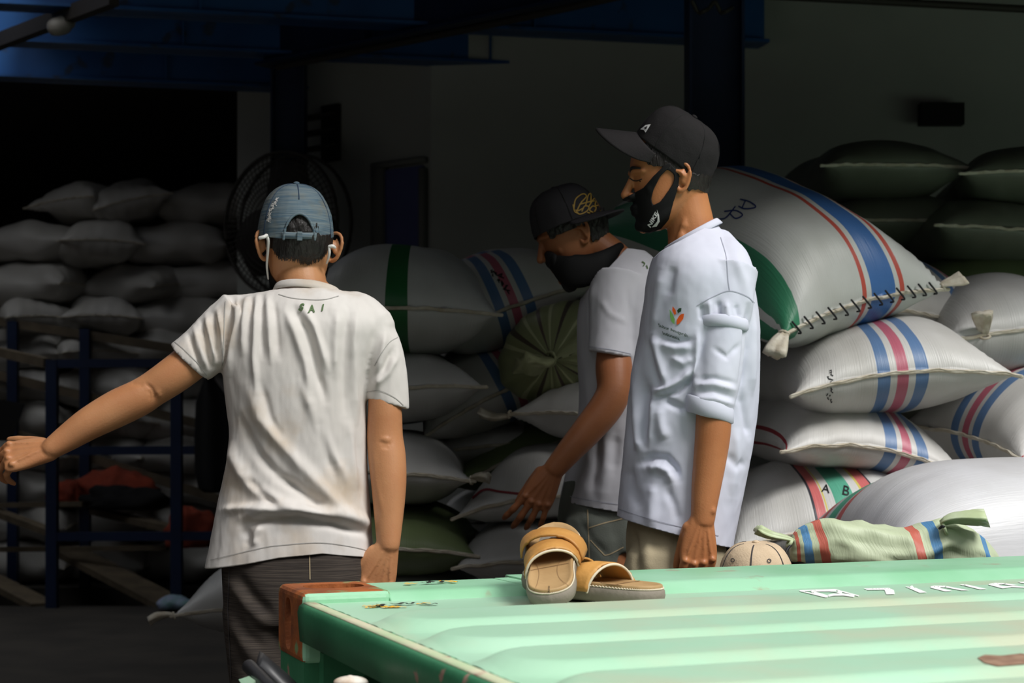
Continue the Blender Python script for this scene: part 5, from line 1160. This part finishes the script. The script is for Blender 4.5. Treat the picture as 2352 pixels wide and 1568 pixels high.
c3 = cap(cap3m, .087, .105, .106, CAPDARK, man3, brim=.088, curl=.040, slope=-.52, bulge=.52, sag=-.6, stitch=M('black_thread', (32, 31, 32), .9))
t_ = bvh(c3)
for pl in ([(1472, 298), (1484, 288), (1496, 286), (1490, 296), (1484, 305), (1480, 299)],): draw(c3, fillpoly(pl, 3), LOGOWHITE, 'badge', .002, tree=t_)
draw(c3, fillpoly([(1481, 295), (1489, 290), (1486, 298)], 3), CAPDARK, 'badge_centre', .003, tree=t_)
mp3 = [(1425, 462), (1448, 447), (1477, 432), (1501, 404), (1526, 379), (1538, 374), (1560, 396), (1558, 430), (1547, 464), (1536, 505), (1518, 526), (1492, 536), (1460, 530), (1440, 515), (1420, 490)]
hole3 = [(1532, 388), (1517, 404), (1502, 432), (1495, 455), (1498, 472), (1517, 463), (1535, 438), (1547, 420), (1549, 400)]
mk3 = shellpart('mask', h3m, .0048, lambda p: inpoly(*px1(p), mp3) and not inpoly(*px1(p), hole3) and not (inpoly(*px1(p), [(1528, 372), (1565, 380), (1562, 424), (1544, 424), (1530, 400)]) and abs((h3i @ p).x) < .06), MASK, man3, 0, .002,
                face=True, it=32)
t_ = bvh(mk3)
draw(mk3, map2(text('NIKE', .12, .03, .2), (1503, 507), (8.3, -14.6), (-11, -5)), LOGOWHITE, 'print', .0016, tree=t_, label='white printed word NIKE')
draw(mk3, fillpoly([(1497, 521), (1508, 519), (1515, 508), (1514, 494), (1509, 481), (1511, 496), (1510, 507), (1505, 513)], 3), LOGOWHITE, 'print', .0016, tree=t_, label='white printed tick mark')

# ---- bent man behind, cap turned backwards
D2 = 4.58
man2 = thing('person', Vector((.32, 4.6, 0)), 'man bending forward in the shade, gold script on his backwards cap', 'person')
h2m = frame(P(1314, 538, D2), (-.90, -.10, -.42))
rows2 = [(575, 1392, 1480, .060, .0), (595, 1370, 1502, .090, 0), (625, 1350, 1526, .13, 0), (665, 1338, 1540, .155, 0), (720, 1328, 1550, .165, 0), (800, 1326, 1556, .165, 0), (880, 1330, 1560, .16, 0), (960, 1326, 1560, .155, 0), (1030, 1312, 1558, .155, 0), (1090, 1299, 1554, .158, 0), (1150, 1286, 1550, .16, 0), (1220, 1280, 1548, .16, 0)]
rb2 = [r for r in rows2 if 595 <= r[0] <= 1030] + [(1110, 1330, 1525, .12, 0), (1220, 1335, 1515, .11, 0)]
body = [inset(rb2, D2, .028), tube([P(1440, 640, D2), P(1412, 604, D2), P(1375, 572, D2), P(1345, 552, D2)], [.062, .056, .054, .055], 24, 4),
        tube([P(1418, 680, 4.49), P(1410, 770, 4.455), P(1410, 840, 4.425), P(1410, 895, 4.40), P(1392, 935, 4.39), P(1352, 985, 4.375), P(1310, 1033, 4.36), P(1272, 1078, 4.35)], [.034, .040, .049, .0455, .045, .041, .0345, (.0285, .024)], 28, 4, up=(0, -1, 0)),
        tube([P(1428, 680, 4.72), P(1420, 840, 4.76), P(1400, 960, 4.78), P(1380, 1090, 4.78)], [.06, .05, .042, .028], 24, 4, up=(0, -1, 0))]
body += headparts(h2m)
body += hand(P(1272, 1078, 4.35), (-.50, -.02, -.88), (.1, -1, .05), (-.88, 0, .50), ((12, 20, 14), (16, 24, 16), (18, 26, 16), (16, 22, 14)), splay=(12, 3, -5, -15), sc=1.05, thumb=(.95, .20, -.35))
body += hand(P(1380, 1090, 4.78), (-.1, 0, -1), (0, 1, 0), (-1, 0, .1), ((20, 26, 18),) * 4, sc=1.02, tendons=False)
LEGS2 = [([P(1400, 1215, 4.50), Vector((.28, 4.50, .48)), Vector((.30, 4.50, .10))], [.068, .054, .044]), ([P(1460, 1215, 4.68), Vector((.36, 4.68, .48)), Vector((.38, 4.68, .10))], [.068, .054, .044])]
body += [tube(p, r, 24, 4, up=(0, -1, 0)) for p, r in LEGS2] + [foot(.30, 4.50, -1, -.1), foot(.38, 4.68, -1, 0)]
put('body', fuse(join(*body), .003, 4), SKIN2, man2)
put('ring', ringtube(P(1240, 1152, 4.35), (1, 0, 0), (0, 1, .1), .0105, .0105, .0018, 24), METAL, man2)
shirt = [loft(srings(rows2, D2)), tube([P(1420, 640, 4.49), P(1412, 700, 4.465), P(1406, 760, 4.445), P(1401, 814, 4.43)], [.078, .069, .062, .0595], 32, 4, up=(0, -1, 0), cap=False, endn=(-.17, 0, -1)), tube([P(1428, 650, 4.70), P(1422, 820, 4.75)], [.07, .058], 28, 4, up=(0, -1, 0), cap=False)]
me = fuse(join(*shirt), .004, 9)
cutplane(me, P(1352, 1158, D2), (-.17, 0, -1)); cutplane(me, P(1415, 598, D2), (-.8, 0, .75), P(1400, 570, D2), .16)
sculpt(me, [(6, 10, [(1350, 860), (1352, 960), (1345, 1060)]), (-6, 10, [(1372, 960), (1372, 1060), (1362, 1130)]), (6, 14, [(1395, 1000), (1390, 1100), (1385, 1150)]), (-6, 12, [(1415, 1000), (1408, 1080)]), (4, 8, [(1360, 650), (1352, 720), (1350, 800)]), (-4, 8, [(1440, 660), (1450, 740), (1448, 800)]), (-6, 10, [(1322, 1020), (1316, 1090), (1302, 1140)]), (3, 8, [(1380, 690), (1400, 720), (1440, 740)])])
wrinkle(me, .0025, (12, 12, 9), 5)
sh2 = put('shirt', me, SHIRT2, man2, solid=.0022); t_ = bvh(sh2)
draw(sh2, ribbon(curve([(1290, 1135), (1350, 1148), (1420, 1158)]), 1.5), STG, 'hem_stitching', .0012, tree=t_); draw(sh2, ribbon(curve([(1354, 796), (1400, 802), (1448, 812)]), 1.4), STG, 'hem_stitching', .0012, tree=t_)
draw(sh2, ribbon(curve([(1474, 602), (1480, 606), (1477, 612)]), 2.5), PRINTG, 'print', .0025, tree=t_); draw(sh2, ribbon([(1484, 610), (1487, 618)], 2.5), PRINTG, 'print', .0025, tree=t_)
pt2 = trousers([(1100, 1296, 1545, .145, 0), (1160, 1284, 1545, .150, 0), (1220, 1280, 1545, .155, 0), (1260, 1282, 1543, .15, 0)], D2,
    [([P(1365, 1235, 4.50), P(1362, 1330, 4.50), Vector((.26, 4.50, .40)), Vector((.29, 4.50, .10))], [.095, .088, .078, .066]), ([P(1450, 1235, 4.68), P(1450, 1330, 4.68), Vector((.36, 4.68, .40)), Vector((.38, 4.68, .10))], [.095, .085, .076, .066])], PANTS2, man2, [(-5, 8, [(1330, 1190), (1360, 1240), (1400, 1280)]), (5, 8, [(1300, 1200), (1330, 1260)])])
t_ = bvh(pt2)
for pl in ([(1352, 1212), (1385, 1202), (1432, 1190)], [(1356, 1240), (1382, 1268), (1394, 1274), (1432, 1256)], [(1350, 1170), (1354, 1290)]): draw(pt2, ribbon(curve(pl), 2.4), PALETHREAD, 'pocket_stitching', .0015, tree=t_)
h2i = h2m.inverted()
cap2m = frame(P(1304, 519, D2 - .01), (.84, -.42, .33), (-.33, 0, .94))
def kp2(p):
    q = h2i @ p; k = cap2m.inverted() @ p; j = .008 * noise.noise(Vector((q.y * 90, q.z * 50, 4)))
    if k.z > .012 or q.z > .085: return False
    return (k.z > -.02 and q.y < .05) or (q.z > .012 + j and q.y < .07) or (q.y < -.03 and q.z > -.045 + j)
shellpart('hair', h2m, .006, kp2, HAIR, man2, .004)
c2 = cap(cap2m, .092, .100, .110, CAPNAVY, man2, brim=.066, curl=.012, slope=-.30, bulge=.55, stitch=M('black_cap_thread', (36, 34, 36), .9))
t_ = bvh(c2)
for pl in ([(1318, 478), (1322, 458), (1338, 446), (1346, 452), (1334, 466), (1326, 484), (1340, 478)], [(1330, 470), (1352, 464), (1378, 460)], [(1344, 474), (1350, 450), (1356, 446), (1356, 466)], [(1352, 474), (1362, 458), (1370, 452), (1366, 472), (1378, 470)], [(1322, 482), (1330, 492), (1346, 486), (1352, 476), (1342, 474), (1336, 486)],
           [(1348, 488), (1360, 490), (1368, 478), (1360, 474), (1354, 484), (1372, 490), (1380, 482)], [(1360, 450), (1368, 446), (1364, 456), (1378, 466)], [(1316, 470), (1320, 486), (1328, 490)]):
    draw(c2, ribbon(curve(pl), 2.6, 2.5), GOLD, 'gold_script', .002, tree=t_)
put('mask', join(tube([P(1275, 604, 4.50), P(1310, 622, 4.485), P(1352, 618, 4.485), P(1392, 594, 4.50), P(1425, 566, 4.55)], [(.012, .024), (.018, .044), (.018, .042), (.014, .026), (.010, .012)], 20, 5, up=(-.3, 0, 1)),
                 tube([P(1275, 604, 4.66), P(1310, 622, 4.675), P(1352, 618, 4.675), P(1392, 594, 4.66), P(1425, 566, 4.58)], [(.012, .024), (.018, .044), (.018, .042), (.014, .026), (.010, .012)], 20, 5, up=(-.3, 0, 1)),
                 tube([P(1275, 604, 4.50), P(1262, 596, 4.58), P(1275, 604, 4.66)], [(.014, .026)] * 3, 18, 5, up=(-.2, 0, 1)), tube([P(1310, 632, 4.50), P(1302, 636, 4.58), P(1310, 632, 4.66)], [(.022, .044)] * 3, 18, 5, up=(-.2, 0, 1))), MASK, man2)

# ---- crouching worker: only the beige cap shows above the container edge
D4 = 3.58
man4 = thing('person', Vector((.53, 3.58, 0)), 'worker crouching behind the container, only a beige stitched cap showing', 'person')
hc = P(1736, 1262, D4); hc.z -= .150
h4m = frame(hc, (-.35, -1, -.25))
body = [tube([Vector((.54, 3.62, .14)), Vector((.54, 3.62, .30)), Vector((.535, 3.60, .46)), Vector((.53, 3.59, .56))], [(.14, .11), (.13, .10), (.145, .09), (.07, .06)], 28, 4, up=(0, -1, 0)), tube([Vector((.53, 3.595, .54)), hc], [.055, .055], 24, 2, up=(0, -1, 0))] + headparts(h4m)
for s in (-1, 1):
    k = Vector((.54 + s * .15, 3.50, .36))
    body += [tube([Vector((.54 + s * .09, 3.62, .14)), k, k + Vector((s * .01, .09, -.32))], [.075, .055, .042], 20, 4, up=(1, 0, 0)), foot(k.x + s * .01, k.y + .07, 0, -1),
             tube([Vector((.53 + s * .15, 3.58, .50)), Vector((.54 + s * .17, 3.48, .40)), Vector((.53 + s * .06, 3.46, .44))], [.045, .038, .03], 18, 4, up=(1, 0, 0))]
put('body', fuse(join(*body), .004, 4), SKIN3, man4)
me = fuse(join(tube([Vector((.54, 3.62, .14)), Vector((.54, 3.62, .30)), Vector((.535, 3.60, .47)), Vector((.53, 3.59, .555))], [(.15, .125), (.145, .115), (.16, .105), (.085, .075)], 28, 4, up=(0, -1, 0))), .006, 5)
put('shirt', me, SHIRT2, man4)
c4 = cap(frame(P(1737, 1358, D4), (-.28, -1, -.08)), .083, .096, .106, CAPBEIGE, man4, brim=.07, curl=.02, bulge=.52, seamh=.0016)
t_ = bvh(c4)
for x, y in ((1684, 1287), (1766, 1288)): draw(c4, ribbon([(x + 4 * math.cos(a), y + 4 * math.sin(a)) for a in [k * .7 for k in range(10)]], 2), THREAD, 'eyelet', .002, tree=t_)
